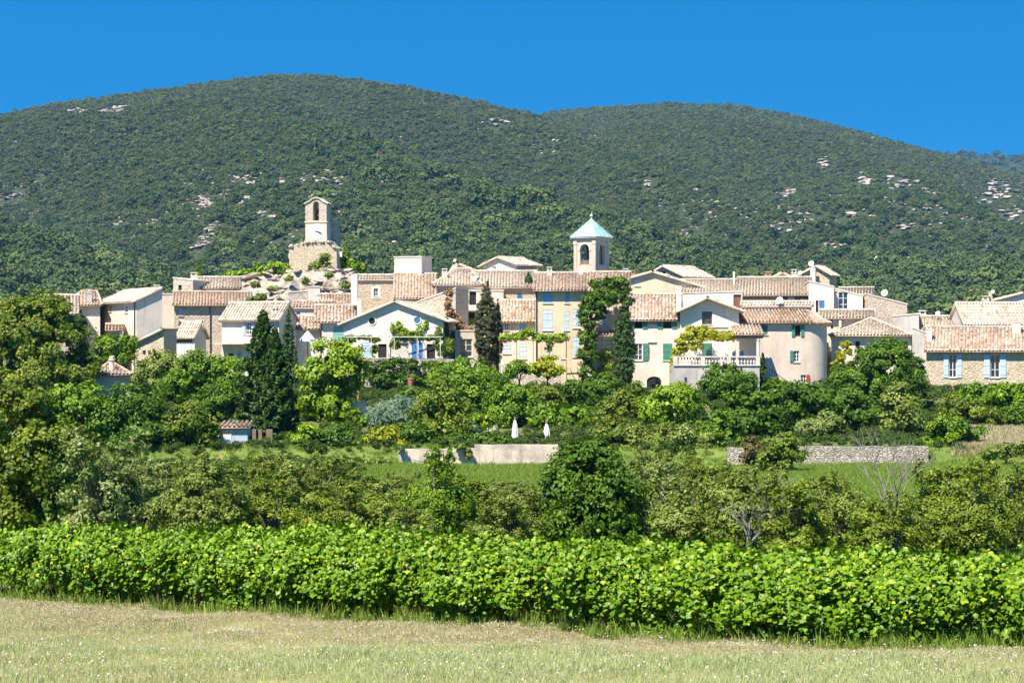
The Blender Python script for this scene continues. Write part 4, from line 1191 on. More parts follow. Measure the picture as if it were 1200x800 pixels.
# --- rounded house
def rounded_house():
    d = 199.5
    a = at(866, 376.5, d); b_ = at(973, 376.5, d)
    zb = (400 - 452) / FPX * d; ze = a.z
    org = Vector((a.x, d, zb))
    root = tag(empty('rounded_house', org), 'tall pink house with rounded right corner, green shutters and one red shutter', 'house', 'houses of the hill village')
    W = b_.x - a.x; D = 9.0; r = 2.3
    # windows: px centre, w, y0, y1, kind, colour
    wins = [(896, 7, 380, 392, 'closed', 'shutter_green'), (935, 6, 381, 394, 'darkopen', 'shutter_green'), (933.5, 6.5, 411, 424, 'left', 'shutter_green'), (941.5, 6, 439, 448, 'right', 'shutter_red')]
    class G: pass
    g = House.__new__(House)
    g.P0 = Vector((a.x, d, 0)); g.u = Vector((1, 0, 0)); g.v = Vector((0, 1, 0)); g.n = Vector((0, -1, 0)); g.W = W; g.P1 = g.P0 + g.u * W; g.D = D; g.d = d
    g.root = root; g.org = org; g.loc = lambda p: Vector(p) - org; g.roof = None; g.zb = zb; g.ze = ze
    m = MB(); H = ze - zb
    holes = []
    qs = []
    for w in wins:
        q = g.px_rect(*w[:4]); qs.append(q); holes.append((q[0], q[1], q[2] - zb, q[3] - zb, 0))
    wall_panel(m, (0, 0, 0), g.u, g.n, W - r, [(0, H), (W - r, H)], holes, 0.0)
    pts = [(W - r + r * math.sin(t), r - r * math.cos(t)) for t in np.linspace(0, math.pi / 2, 13)] + [(W, D), (0, D), (0, 0)]
    for p, q in zip(pts[:-1], pts[1:]):
        m.face([(p[0], p[1], 0), (q[0], q[1], 0), (q[0], q[1], H), (p[0], p[1], H)])
    wl_ = m.build('wall', 'plaster_rose', root)
    for q, w in zip(qs, wins): g.window(q, w, g.P0, g.u, g.n)
    acc = []
    # front slope, then fan over the rounded corner and right side
    zr = (400 - 363) / FPX * (d + 6.0) - zb; run = 6.0; ri = zr - H; sl = math.hypot(run, ri); ov = 0.5
    upv = Vector((0, run / sl, ri / sl))
    e0 = Vector((-0.2, 0, H)) - upv * ov; e1 = Vector((W - r + 0.5, 0, H)) - upv * ov
    tile_patch(acc, e0, e1, upv, sl + ov, 0, 1)
    apex = Vector((W - r + 0.5, run, zr))
    th = np.linspace(0.05, math.pi / 2, 7)
    for t0, t1 in zip(th[:-1], th[1:]):
        rr = r + ov
        pa = Vector((W - r + rr * math.sin(t0), r - rr * math.cos(t0), H - 0.17)); pb = Vector((W - r + rr * math.sin(t1), r - rr * math.cos(t1), H - 0.17))
        mid = (pa + pb) / 2; up_ = apex - mid
        tile_patch(acc, pa, pb, up_.normalized(), up_.length, 0.45, 0.55, 0.2, 0.4)
    pa = Vector((W + ov, r, H - .17)); pb = Vector((W + ov, D + .3, H - .17)); mid = (pa + pb) / 2
    up_ = Vector((apex.x, mid.y, zr)) - mid
    tile_patch(acc, pa, pb, up_.normalized(), up_.length, 0.3, 0.6, 0.3, 0.5)
    bk0 = Vector((W, D + .4, H - .15)); bk1 = Vector((-.2, D + .4, H - .15)); up_ = Vector((0, run - D - .4, zr - H + .15))
    tile_patch(acc, bk0, bk1, up_.normalized(), up_.length, 0.2, 1, 0.5, 0.8)
    V, F, T = join_acc(acc)
    link('roof', np_mesh('roof', V, F, 'tile_orange', T), root)
    # stair with iron railing at the foot
    st = MB(); s0 = at(902, 452, 198.2) - org
    ua = at(902, 432, 198.2) - org; ub = at(926, 449, 198.2) - org
    for k in range(9):
        t = k / 8; c = ua + (ub - ua) * t - Vector((0, 0, 0.9))
        st.box((c.x, 0.0 - 1.1, -1.0), (0.27, 0, 0), (0, 1.09, 0), (0, 0, max(0.2, c.z + 1.0)))
    st.build('stair', 'stone_trim', root)
    rl = MB(); rl.tube([ua, ub], [0.03, 0.03], 5)
    for k in range(10):
        p = ua + (ub - ua) * (k / 9); rl.tube([p, p - Vector((0, 0, 1.0))], [0.018, 0.018], 4)
    rl.build('railing', 'iron', root)
rounded_house()

# --- balustrade terrace, with its portico
def terrace():
    d = 192.0
    zt = (400 - 428.5) / FPX * d; zb = (400 - 470) / FPX * d
    x0 = ray(790) * d; x1 = ray(890) * d
    org = Vector((x0, d, zb))
    root = tag(empty('terrace', org), 'raised white terrace with stone balustrade below the yellow wisteria', 'terrace')
    m = MB(); m.box((0, 0, 0), (x1 - x0, 0, 0), (0, 6.0, 0), (0, 0, zt - zb)); m.build('terrace_wall', 'plaster_grey', root)
    H = zt - zb
    m = MB(); m.box((-0.08, -0.12, H + 0.003), (x1 - x0 + .16, 0, 0), (0, 0.42, 0), (0, 0, 0.12)); m.build('plinth', 'stone_trim', root)
    zr = (400 - 417.2) / FPX * d - zb
    m = MB(); m.box((-0.08, -0.10, zr - 0.13), (x1 - x0 + .16, 0, 0), (0, 0.38, 0), (0, 0, 0.14)); m.build('handrail', 'stone_trim', root)
    for px in (791.5, 823.5, 854, 888):
        xx = ray(px) * d - x0
        m = MB(); m.box((xx - .2, -0.11, H + 0.12), (.4, 0, 0), (0, .40, 0), (0, 0, zr - H - 0.25)); m.build('pedestal', 'stone_trim', root)
    hb = zr - H - 0.25
    m = MB(); m.lathe((0, 0, 0), [(.07, 0), (.09, .04), (.05, .1), (.105, hb * .32), (.085, hb * .5), (.045, hb * .72), (.06, hb * .8), (.085, hb * .93), (.085, hb)], 8)
    me = bpy.data.meshes.new('baluster'); me.from_pydata(m.v, [], m.f); me.materials.append(MATS['stone_trim'])
    for a, b_ in ((793.5, 821.5), (826, 852), (856.5, 885.5)):
        k = int((b_ - a) / 3.3)
        for i in range(k):
            xx = ray(a + (b_ - a) * (i + .5) / k) * d - x0
            link('baluster', me, root, (xx, 0.08, H + .122))
    m = MB(); xx = ray(803.5) * d - x0; m.box((xx - .12, -0.03, H - 1.6), (.24, 0, 0), (0, .03, 0), (0, 0, .5)); m.build('vent', 'iron', root)
terrace()
def portico():
    d = 194.5
    x0 = ray(862) * d; x1 = ray(893) * d; zf = (400 - 428) / FPX * d; ze = (400 - 393) / FPX * d
    org = Vector((x0, d, zf))
    root = tag(empty('portico', org), 'shaded portico with tile roof and white column at right end of terrace', 'portico')
    W = x1 - x0; H = ze - zf
    acc = []; up_ = Vector((0, 3.2, 0.85)); tile_patch(acc, (-.1, -.35, H + 0.1), (W + .25, -.35, H + .1), up_, up_.length + .3, 0, 1)
    V, F, T = join_acc(acc); link('roof', np_mesh('roof', V, F, 'tile_red', T), root)
    m = MB(); m.box((0, -.1, H - .28), (W + .1, 0, 0), (0, .3, 0), (0, 0, .27)); m.build('beam', 'timber', root)
    m = MB(); cx = ray(888.5) * d - x0; m.lathe((cx, .05, 0), [(.24, 0), (.24, .12), (.17, .16), (.155, H - .55), (.2, H - .5), (.22, H - .3)], 12); m.build('column', 'plaster_white', root)
    m = MB(); m.box((0.05, .0, 0), (.3, 0, 0), (0, .3, 0), (0, 0, H - .29)); m.build('post', 'plaster_pink', root)
    m = MB(); m.box((0, 3.0, 0), (W, 0, 0), (0, .2, 0), (0, 0, H + .4)); m.build('back_wall', 'plaster_beige', root)
    m = MB(); q = ray(868) * d - x0; m.box((q - .4, 2.9, 0.05), (1.0, 0, 0), (0, .08, 0), (0, 0, 1.3)); m.build('door', 'shutter_bright_blue', root)
portico()

# --- bell tower of the church
def bell_tower():
    d = 236.0; yaw = R(-34.6)
    u = Vector((math.cos(yaw), math.sin(yaw), 0)); v = Vector((-math.sin(yaw), math.cos(yaw), 0))
    P0 = Vector((ray(673.2) * d, d, 0)); k1 = ray(697.6)
    W = (k1 * P0.y - P0.x) / (u.x - k1 * u.y)
    z = lambda py: (400 - py) / FPX * (d - 1.0)
    zb = z(345); org = Vector((P0.x, P0.y, zb))
    root = tag(empty('bell_tower', org), 'square church bell tower with pale green pyramid roof and arched openings', 'bell tower')
    C = u * (W / 2) + v * (W / 2)
    zt = z(282) - zb
    m = MB()
    dirs = [(Vector((0, 0, 0)), u, -v), (u * W, v, u), (u * W + v * W, -u, v), (v * W, -v, -u)]
    ah, aw = z(286) - zb, 1.28
    for o, uu, nn in dirs:
        wall_panel(m, o, uu, nn, W, [(0, zt), (W, zt)], [(W / 2 - aw / 2, W / 2 + aw / 2, z(310) - zb, ah, aw / 2)], 0.0, reveal=0.38)
    m.build('wall', 'plaster_tower', root)
    for o, uu, nn in dirs:
        # arch surround
        m = MB(); k = 14; cz = ah - aw / 2
        for i in range(k):
            t0, t1 = math.pi * i / k, math.pi * (i + 1) / k
            def e(t, r, dp): return o + uu * (W / 2 + math.cos(t) * r) + Vector((0, 0, cz + math.sin(t) * r)) + nn * dp
            a, b_ = aw / 2 + 0.003, aw / 2 + 0.22
            m.face([e(t0, a, .07), e(t1, a, .07), e(t1, b_, .07), e(t0, b_, .07)]); m.face([e(t0, b_, .07), e(t1, b_, .07), e(t1, b_, 0), e(t0, b_, 0)])
        for sx in (-1, 1):
            c = o + uu * (W / 2 + sx * (aw / 2 + 0.12)) + nn * 0.06
            m.box(c - uu * .09 + Vector((0, 0, z(310) - zb)), uu * .18, -nn * 0.058, (0, 0, cz - z(310) + zb - .12))
            m.box(c - uu * .14 + Vector((0, 0, cz - .118)), uu * .28, nn * 0.05, (0, 0, .11))
        m.build('arch_surround', 'stone_trim', root)
        # louvre slabs / low wall inside the opening
        m = MB(); m.box(o + uu * (W / 2 - aw / 2) - nn * .3 + Vector((0, 0, z(310) - zb)), uu * aw, -nn * .07, (0, 0, .55)); m.build('parapet', 'timber', root)
    for o, uu, nn in dirs:
        m = MB(); p = o + nn * 0.07 - uu * 0.07
        m.box(p, uu * 0.42, -nn * 0.42, (0, 0, zt - 0.42)); m.box(p + nn * .05 - uu * .05 + Vector((0, 0, zt - .418)), uu * .52, -nn * .52, (0, 0, .4)); m.build('pilaster', 'plaster_tower', root)
    m = MB()
    for i, (e, h0, h1) in enumerate(((0.12, 0.0, 0.16), (0.24, .162, .32), (0.36, .322, .46))):
        m.box(-u * e - v * e + Vector((0, 0, zt + h0)), u * (W + 2 * e), v * (W + 2 * e), (0, 0, h1 - h0))
    m.build('cornice', 'plaster_beige', root)
    zr = zt + .462; za = z(255.5) - zb; e = 0.42
    m = MB(); c4 = [-u * e - v * e, u * (W + e) - v * e, u * (W + e) + v * (W + e), -u * e + v * (W + e)]
    c4 = [c + Vector((0, 0, zr)) for c in c4]; ap = C + Vector((0, 0, za))
    m.face(c4[::-1])
    for i in range(4): m.face([c4[i], c4[(i + 1) % 4], ap])
    rf = m.build('roof', 'copper_green', root)
    m = MB()
    for i in range(4):
        a, b_ = c4[i], c4[(i + 1) % 4]
        for k in range(0, 5):
            p = a + (b_ - a) * (k / 5); m.tube([p + Vector((0, 0, .02)), p + (ap - p) * .985 + Vector((0, 0, .03))], [.04, .03], 4)
    m.build('standing_seam', 'copper_green', rf)
    m = MB(); m.lathe(tuple(ap - Vector((0, 0, .15))), [(.16, 0), (.1, .15), (.07, .3), (.2, .45), (.2, .6), (.03, .72), (.03, 1.0)], 10); m.build('finial', 'stone_trim', rf)
    m = MB(); bz = z(301) - zb; m.lathe((C.x, C.y, bz - .7), [(.48, 0), (.42, .12), (.3, .4), (.26, .75), (.12, .9), (.05, .95)], 16)
    m.tube([C + Vector((-.1, 0, bz - .8)), C + Vector((-.1, 0, bz - .4))], [.06, .03], 6); m.build('bell', 'bronze', root)
    m = MB(); m.box(C + Vector((-1.3, -.08, bz + .22)), (2.6, 0, 0), (0, .16, 0), (0, 0, .18)); m.build('bell_beam', 'timber', root)
bell_tower()

# --- old clock tower on its ruin
def clock_tower():
    d = 262.0; yaw = R(-9)
    u = Vector((math.cos(yaw), math.sin(yaw), 0)); v = Vector((-math.sin(yaw), math.cos(yaw), 0)); n = -v
    S = d / FPX
    z = lambda py: (400 - py) * S
    P0 = Vector((ray(357.8) * d, d, 0)); k1 = ray(382.8)
    W = (k1 * P0.y - P0.x) / (u.x - k1 * u.y)
    zb = z(330); org = Vector((P0.x, P0.y, zb)); D = 2.3
    root = tag(empty('clock_tower', org), 'old stone clock tower with open belfry on the rocky outcrop', 'clock tower')
    up = lambda h: Vector((0, 0, h))
    z1 = z(261) - zb; z2 = z(239.5) - zb; zt = z(232.3) - zb
    m = MB()
    wall_panel(m, (0, 0, 0), u, n, W, [(0, z1), (W, z1)], [], 0)
    wall_panel(m, u * W, v, u, D, [(0, z1), (D, z1)], [], 0); wall_panel(m, u * W + v * D, -u, v, W, [(0, z1), (W, z1)], [], 0); wall_panel(m, v * D, -v, -u, D, [(0, z1), (D, z1)], [], 0)
    m.face([up(z1), u * W + up(z1), u * W + v * D + up(z1), v * D + up(z1)])
    m.build('clock_wall', 'plaster_beige', root)
    m = MB(); m.box(-u * .1 + n * .1 + up(z1), u * (W + .2), v * (D + .2), (0, 0, .16)); m.build('string_course', 'plaster_ochre', root)
    # belfry: rounded gable, tall arched opening right through
    m = MB(); z1b = z1 + .162
    prof = [(0, z2), (W * .18, z2 + (zt - z2) * .42), (W * .36, z2 + (zt - z2) * .9), (W * .5, zt), (W * .64, z2 + (zt - z2) * .9), (W * .82, z2 + (zt - z2) * .42), (W, z2)]
    hole = (W * .36, W * .64, z(258.5) - zb, z(236) - zb, W * .14)
    wall_panel(m, up(z1b), u, n, W, prof, [hole], z1b, reveal=D)
    wall_panel(m, u * W + v * D + up(z1b), -u, v, W, prof, [(W - hole[1], W - hole[0], hole[2], hole[3], hole[4])], z1b, reveal=0.01)
    wall_panel(m, u * W + up(z1b), v, u, D, [(0, z2), (D, z2)], [], z1b); wall_panel(m, v * D + up(z1b), -v, -u, D, [(0, z2), (D, z2)], [], z1b)
    m.build('belfry', 'rubble_pale', root)
    m = MB()
    for (a, za_), (b_, zb2) in zip(prof[:-1], prof[1:]):
        ea, eb = (a - .18 if a == 0 else a), (b_ + .18 if b_ == W else b_)
        q = [u * ea + up(za_), u * eb + up(zb2)]
        f0 = [p + n * .18 for p in q]; f1 = [p + v * (D + .18) for p in q]
        m.face([f0[0] + up(.14), f0[1] + up(.14), f1[1] + up(.14), f1[0] + up(.14)]); m.face([f0[0], f0[1], f0[1] + up(.14), f0[0] + up(.14)]); m.face([f0[0], f1[0], f1[1], f0[1]])
    m.build('capping', 'stone_trim', root)
    c = u * (W / 2) + v * (D / 2)
    for zz, r in ((z(247) - zb, .36), (z(254) - zb, .3)):
        m = MB(); m.lathe((c.x, c.y, zz - .6), [(r, 0), (r * .85, .12), (r * .6, .4), (r * .5, .65), (.06, .8)], 14); m.build('bell', 'bronze', root)
        m = MB(); m.box(c - u * .6 - v * .06 + up(zz + .2), u * 1.2, v * .12, (0, 0, .12)); m.build('bell_beam', 'timber', root)
    # clock face
    m = MB(); cc = u * (W * .56) + up(z(271.5) - zb) + n * .05; k = 28; r = 1.0
    m.face([cc + u * math.cos(2 * math.pi * i / k) * r + up(math.sin(2 * math.pi * i / k) * r) for i in range(k)])
    for i in range(k):
        a, b_ = 2 * math.pi * i / k, 2 * math.pi * (i + 1) / k
        m.face([cc + u * math.cos(a) * r + up(math.sin(a) * r), cc + u * math.cos(a) * r + up(math.sin(a) * r) - n * .048, cc + u * math.cos(b_) * r + up(math.sin(b_) * r) - n * .048, cc + u * math.cos(b_) * r + up(math.sin(b_) * r)])
    cf = m.build('clock_face', 'paint_white', root)
    for ang, ln, wd in ((-18, .55, .13), (-30, .8, .09), (165, .3, .1)):
        m = MB(); a = R(ang); dr = u * math.cos(a) + up(math.sin(a)); sd = u * -math.sin(a) + up(math.cos(a))
        m.box(cc + n * .03 - sd * wd / 2, dr * ln, sd * wd, n * .03); m.build('clock_hand', 'iron', cf)
    # stair buttress behind, on the right
    m = MB(); m.box(u * (W * .45) + v * (D + .003), u * (W * .75), v * 2.2, (0, 0, z(257) - zb)); m.build('rear_wall', 'rubble_grey', root)
    # ruined keep around the foot
    m = MB()
    F0 = Vector((ray(339.5) * d, d - .6, 0)) - Vector((org.x, org.y, 0)); Wk = 57 * S
    pr = [(0, z(291)), (Wk * .04, z(290)), (Wk * .08, z(288.5)), (Wk * .30, z(285)), (Wk * .34, z(284)), (Wk * .78, z(283)), (Wk * .86, z(283.5)), (Wk * .93, z(289)), (Wk * .97, z(291)), (Wk, z(296))]
    pr = [(q, h - zb + random.uniform(-.12, .12)) for q, h in pr]
    b0 = z(326) - zb
    wall_panel(m, F0 + up(b0), u, n, Wk, pr, [], b0)
    wall_panel(m, F0 + u * Wk + up(b0), v, u, 4.0, [(0, pr[-1][1]), (2, pr[-1][1] + .5), (4, pr[-1][1] - .5)], [], b0)
    wall_panel(m, F0 + v * 4 + up(b0), -v, -u, 4.0, [(0, pr[0][1] + .3), (4, pr[0][1])], [], b0)
    for (a, za_), (b_, zb2) in zip(pr[:-1], pr[1:]):
        m.face([F0 + u * a + up(za_), F0 + u * b_ + up(zb2), F0 + u * b_ + v * 4 + up(zb2 + .2), F0 + u * a + v * 4 + up(za_ + .2)])
    m.build('ruined_keep', 'rubble_gold', root)
    me = None
    rs = random.Random(3)
    for i in range(60):       # loose top stones and corbels
        q = rs.uniform(0, 1)
        pz = float(np.interp(q * Wk, [a for a, _ in pr], [b_ for _, b_ in pr]))
        p = F0 + u * (q * Wk) + n * rs.uniform(-.4, .15) + up(pz - rs.uniform(.02, .12))
        if me is None:
            mm = MB(); mm.cbox((0, 0, 0), .38, .34, .2); me = bpy.data.meshes.new('loose_stone'); me.from_pydata(mm.v, [], mm.f); me.materials.append(MATS['rubble_pale'])
        o = link('loose_stone', me, root, p); o.rotation_euler = (rs.uniform(-.2, .2), rs.uniform(-.2, .2), rs.uniform(0, 3)); o.scale = (rs.uniform(.6, 1.3),) * 3
    for px, py, w_, h_ in ((340, 303, 3, 6), (399.5, 301, 3, 6)):
        m = MB(); p = at(px, py, d - .3) - org; m.cbox(p, w_ * S, .5, h_ * S); m.build('floodlight', 'paint_white', root)
clock_tower()

# --- rocky outcrop under the clock tower
def rock_mesh(seed, sub=2, flat_=0.7):
    import bmesh
    bm = bmesh.new()
    rs = np.random.default_rng(seed)
    for _ in range(15):
        p = rs.uniform(-.5, .5, 3); bm.verts.new((p[0], p[1], p[2] * flat_))
    bmesh.ops.convex_hull(bm, input=bm.verts)
    me = bpy.data.meshes.new('rock'); bm.to_mesh(me); bm.free()
    me.materials.append(MATS['limestone'])
    return me
ROCKS = [rock_mesh(k) for k in range(8)]
def outcrop():
    # lumpy crag: a height field stepped like broken beds of limestone
    d0, d1 = 240.0, 275.0
    xs = np.linspace(ray(272) * 255, ray(440) * 255, 170); ys = np.linspace(d0, d1, 80)
    X, Y = np.meshgrid(xs, ys)
    px = X / Y * FPX + 600
    prof = np.interp(px, [272, 285, 300, 330, 345, 400, 415, 428, 440], [338, 331, 326, 322, 320, 320, 323, 330, 345])
    ztop = (400 - prof) / FPX * 262
    t = np.clip((Y - d0 - 2 + 3 * fbm(X / 4, Y / 4)) / 17.0, 0, 1)
    steps = (np.floor(t * 6) + np.clip((t * 6 % 1) * 3.0, 0, 1)) / 6
    Z = 1.5 + (ztop - 1.5) * steps + 1.5 * fbm(X / 1.4, Y / 1.4, 4) * (1 - t * .7)
    Z = np.where(Y > 266, Z - (Y - 266) * 0.8, Z)
    V = np.stack([X, Y, Z], -1).reshape(-1, 3); nr, nc = X.shape
    i = np.arange(nr - 1)[:, None] * nc + np.arange(nc - 1)[None, :]
    F = np.stack([i, i + 1, i + nc + 1, i + nc], -1).reshape(-1, 4)
    o = tag(link('rocky_outcrop', np_mesh('rocky_outcrop', V, F, 'limestone')), kind='structure')
    rs = random.Random(4)
    for k in range(150):
        q = rs.uniform(280, 432); dd = rs.uniform(243, 259)
        x = ray(q) * dd
        ix = int(np.clip((x - xs[0]) / (xs[1] - xs[0]), 0, len(xs) - 1)); iy = int(np.clip((dd - ys[0]) / (ys[1] - ys[0]), 0, len(ys) - 1))
        r_ = link('rock', ROCKS[k % 8], o, (x, dd, Z[iy, ix] + rs.uniform(-.1, .35)))
        s_ = rs.uniform(0.5, 1.5); r_.scale = (s_ * 1.9, s_ * 1.1, s_ * .6); r_.rotation_euler = (rs.uniform(-.3, .3), rs.uniform(-.3, .3), rs.uniform(0, 6.3))
outcrop()
h = House('ruined_wall', 'pale ruined wall on the rocks below the clock tower', 338, 378, 238, 343, 365, 'flat', None, 'rubble_grey', depth=1.2, ye2=340, cat='wall', group=None)
h = House('ruined_wall', 'small whitewashed hut on the rocks below the clock tower', 361, 375, 236, 336.5, 350, 'flat', None, 'plaster_white', depth=2.5, cat='hut', group=None)

# ------------------------------------------------------------------ terraces, garden things
def retaining(name, label, x0, x1, ytop, ybot, d, mat, thick=0.6, cap=None, ragged=0.0):
    a = at(x0, ybot, d); W = (ray(x1) - ray(x0)) * d
    zt = (400 - ytop) / FPX * d; H = zt - a.z + 0.5
    org = Vector((a.x, d, a.z - 0.5))
    root = tag(empty(name, org), label, 'wall')
    dn = min(0.0, gz(a.x + W / 2, d) - .5 - org.z)
    m = MB(); k = max(4, int(W / 1.2)); rs = random.Random(int(x0))
    prof = [(W * i / k, H + rs.uniform(-ragged, ragged)) for i in range(k + 1)]
    wall_panel(m, (0, 0, dn), (1, 0, 0), (0, -1, 0), W, prof, [], dn)
    for (p, q), (r_, s_) in zip(prof[:-1], prof[1:]): m.face([(p, 0, q), (r_, 0, s_), (r_, thick, s_), (p, thick, q)])
    m.face([(0, 0, 0), (0, 0, prof[0][1]), (0, thick, prof[0][1]), (0, thick, 0)]); m.face([(W, 0, 0), (W, thick, 0), (W, thick, prof[-1][1]), (W, 0, prof[-1][1])])
    m.build('wall_face', mat, root)
    if cap:
        m = MB(); m.box((-.05, -.06, H + ragged + .003), (W + .1, 0, 0), (0, thick + .1, 0), (0, 0, .1)); m.build('coping', cap, root)
    return root
retaining('retaining_wall', 'long stained concrete retaining wall below the folded parasols', 556, 654, 521, 549, 149.62, 'plaster_concrete', ragged=0.03)
retaining('retaining_wall', 'lower stained concrete wall with ragged top left of the long concrete wall', 467, 557.5, 525.5, 549, 149.66, 'plaster_concrete', ragged=0.12)
retaining('drystone_wall', 'long pale dry-stone wall at the edge of the meadow on the right', 905, 1088, 523, 549, 149.62, 'drystone', ragged=0.05)
retaining('drystone_wall', 'short dry-stone wall corner behind the reddish bush', 853, 873, 525, 549, 149.7, 'drystone', ragged=0.08)
retaining('garden_wall', 'small terrace wall with stones half buried among garden shrubs right of centre', 812, 850, 531, 546, 153.0, 'drystone', ragged=0.2)
retaining('garden_wall', 'pale garden wall and ramp below the green pergola', 588, 660, 427, 440, 199.0, 'rubble_pale', ragged=0.15)

def parasol_closed(label, px, y0, y1, d, w):
    a = at(px, y1, d); S = d / FPX; H = (y1 - y0) * S
    z0 = gz(a.x, d)
    root = tag(empty('parasol', (a.x, d, z0)), label, 'parasol', 'folded white parasols')
    dz = a.z - z0
    m = MB(); n_ = 16; base = len(m.v)
    prof = [(w * .42, 0.0), (w * .5, .12), (w * .40, .45), (w * .30, .7), (w * .16, .9), (0.02, 1.0)]
    for r, t in prof:
        for k in range(n_):
            an = 2 * math.pi * k / n_; rr = r * S * (1.0 if k % 2 else 0.72)
            m.v.append((rr * math.cos(an), rr * math.sin(an), dz + t * H))
    for i in range(len(prof) - 1):
        for k in range(n_):
            k2 = (k + 1) % n_; m.f.append((i * n_ + k, i * n_ + k2, (i + 1) * n_ + k2, (i + 1) * n_ + k))
    m.build('canopy', 'canvas_white', root)
    m = MB(); m.tube([(0, 0, 0), (0, 0, dz + H + .1)], [.04, .03], 8); m.lathe((0, 0, dz + H * .93), [(.05, 0), (.1, .08), (.07, .18), (0.01, .3)], 8); m.build('pole', 'timber', root)
    m = MB(); m.lathe((0, 0, 0), [(.3, 0), (.3, .06), (.06, .12)], 12); m.build('base', 'iron', root)
parasol_closed('taller folded white garden parasol above the concrete wall', 603.5, 490, 516, 156.5, 9)
parasol_closed('shorter folded white garden parasol, right one above the concrete wall', 640.5, 495, 515, 157.0, 9.5)
def parasol_open():
    d = 201.0; a = at(360.5, 400, d); z0 = gz(a.x, d); S = d / FPX
    root = tag(empty('parasol', (a.x, d, z0)), 'open white parasol in front of the low cream house', 'parasol')
    dz = (400 - 400) * S - z0; H = 13 * S; r = 9.5 * S
    m = MB(); k = 8; ap = (0, 0, dz + H)
    for i in range(k):
        a0, a1 = 2 * math.pi * (i + .5) / k, 2 * math.pi * (i + 1.5) / k
        p, q = (r * math.cos(a0), r * math.sin(a0), dz + .2), (r * math.cos(a1), r * math.sin(a1), dz + .2)
        m.face([p, q, ap]); m.face([p, (p[0], p[1], dz), (q[0], q[1], dz), q])
    m.build('canopy', 'canvas_white', root)
    m = MB(); m.tube([(0, 0, 0), (0, 0, dz + H + .15)], [.035, .03], 8); m.build('pole', 'iron', root)
parasol_open()

def small_shed():
    d = 153.5; a = at(258.5, 523, d); b_ = at(290, 523, d); S = d / FPX
    org = Vector((a.x, d, a.z - .3)); root = tag(empty('garden_shed', org), 'small garden shed with white door panel and tile roof under the conifer', 'shed')
    W = b_.x - a.x; H = 22 * S + .3
    m = MB(); m.box((0, 0, 0), (W, 0, 0), (0, 2.2, 0), (0, 0, H)); m.build('wall', 'shed_blue', root)
    m = MB(); m.box((0.05, -.05, .3), (12 * S, 0, 0), (0, .048, 0), (0, 0, H - .45)); m.build('door', 'paint_white', root)
    acc = []; up_ = Vector((0, 2.6, .35)); tile_patch(acc, (-.2, -.3, H + .02), (W + .2, -.3, H + .02), up_, up_.length, 0, 1); V, F, T = join_acc(acc)
    link('roof', np_mesh('roof', V, F, 'tile_red', T), root)
    m = MB()
    for px in (296, 303, 312):
        m.box((at(px, 0, d).x - a.x, -.2, 0), (.28 if px < 310 else .5, 0, 0), (0, .2, 0), (0, 0, H - .1))
    m.build('post', 'timber', root)
small_shed()
def pillar(label, px, y0, y1, w, d, mat='terracotta'):
    a = at(px, y1, d); S = d / FPX; root = tag(empty('garden_pillar', (a.x, d, a.z)), label, 'pillar')
    m = MB(); H = (y1 - y0) * S; m.cbox((0, 0, -.8), w * S, w * S, H + .8); m.build('shaft', mat, root)
    m = MB(); m.cbox((0, 0, H + .002), w * S * 1.25, w * S * 1.25, .12); m.build('cap', 'stone_trim', root)
pillar('orange garden pillar right of the bright yellow-green tree', 418, 446, 463, 4.5, 186)
pillar('tall peach garden pillar below the ochre house', 660.5, 421, 448, 6, 197, 'plaster_ochre')
def urn(label, px, y0, y1, w, d):
    a = at(px, y1, d); S = d / FPX; z0 = gz(a.x, d) ; root = tag(empty('flower_urn', (a.x, d, a.z)), label, 'urn')
    H = (y1 - y0) * S; r = w / 2 * S
    m = MB(); m.lathe((0, 0, 0), [(r * .6, 0), (r * .75, H * .25), (r * .95, H * .7), (r, H * .85), (r * 1.1, H * .9), (r * 1.1, H), (r * .8, H), (r * .75, H * .8)], 14); m.build('pot', 'terracotta', root, smooth=True)
    m = MB(); m.cbox((0, 0, min(-.3, z0 - a.z)), r * 2, r * 2, abs(min(-.3, z0 - a.z)) - .003); m.build('stand', 'timber', root)
urn('terracotta pot glowing in the ivy below the white gabled house', 481.5, 443, 452, 8, 187)
h = House('garden_house', 'little pale hut with small window beside the silver-grey bush', 413, 429, 170, 474, 496, 'flat', None, 'plaster_pink', depth=2.5, wins=[(420, 7, 487, 493, 'glass')], cat='hut', group=None, cornice=False)

retaining('terrace_wall', 'ivy-covered terrace wall holding up the white gabled house', 418, 532, 420.5, 460, 195.2, 'rubble_grey')
# pergola in front of the white gabled house, pergola left of the ochre house
def pergola(label, x0, x1, yt, yb, d, depth=2.5, nx=5, mat='timber'):
    a = at(x0, yb, d); S = d / FPX; root = tag(empty('pergola', (a.x, d, a.z)), label, 'pergola')
    W = (x1 - x0) * S; H = (yb - yt) * S
    for i in range(nx):
        for yy in (0, depth):
            m = MB(); m.tube([(W * i / (nx - 1), yy, -2.0), (W * i / (nx - 1), yy, H)], [.035, .035], 6); m.build('post', mat, root)
    for yy in (0, depth):
        m = MB(); m.box((-.2, yy - .05, H), (W + .4, 0, 0), (0, .06, 0), (0, 0, .07)); m.build('beam', mat, root)
    for i in range(nx * 2):
        m = MB(); m.box((W * i / (nx * 2 - 1) - .03, -.3, H + .072), (.05, 0, 0), (0, depth + .6, 0), (0, 0, .05)); m.build('slat', mat, root)
    return root
pergola('white pergola with creepers along the front of the white gabled house', 408, 516, 395, 420, 197.0, mat='frame_white')
m = MB(); p = at(404, 420.3, 195.5); q = at(522, 420.3, 195.5)
rl = tag(empty('terrace_railing', p), 'thin dark railing along the terrace of the white gabled house', 'railing')
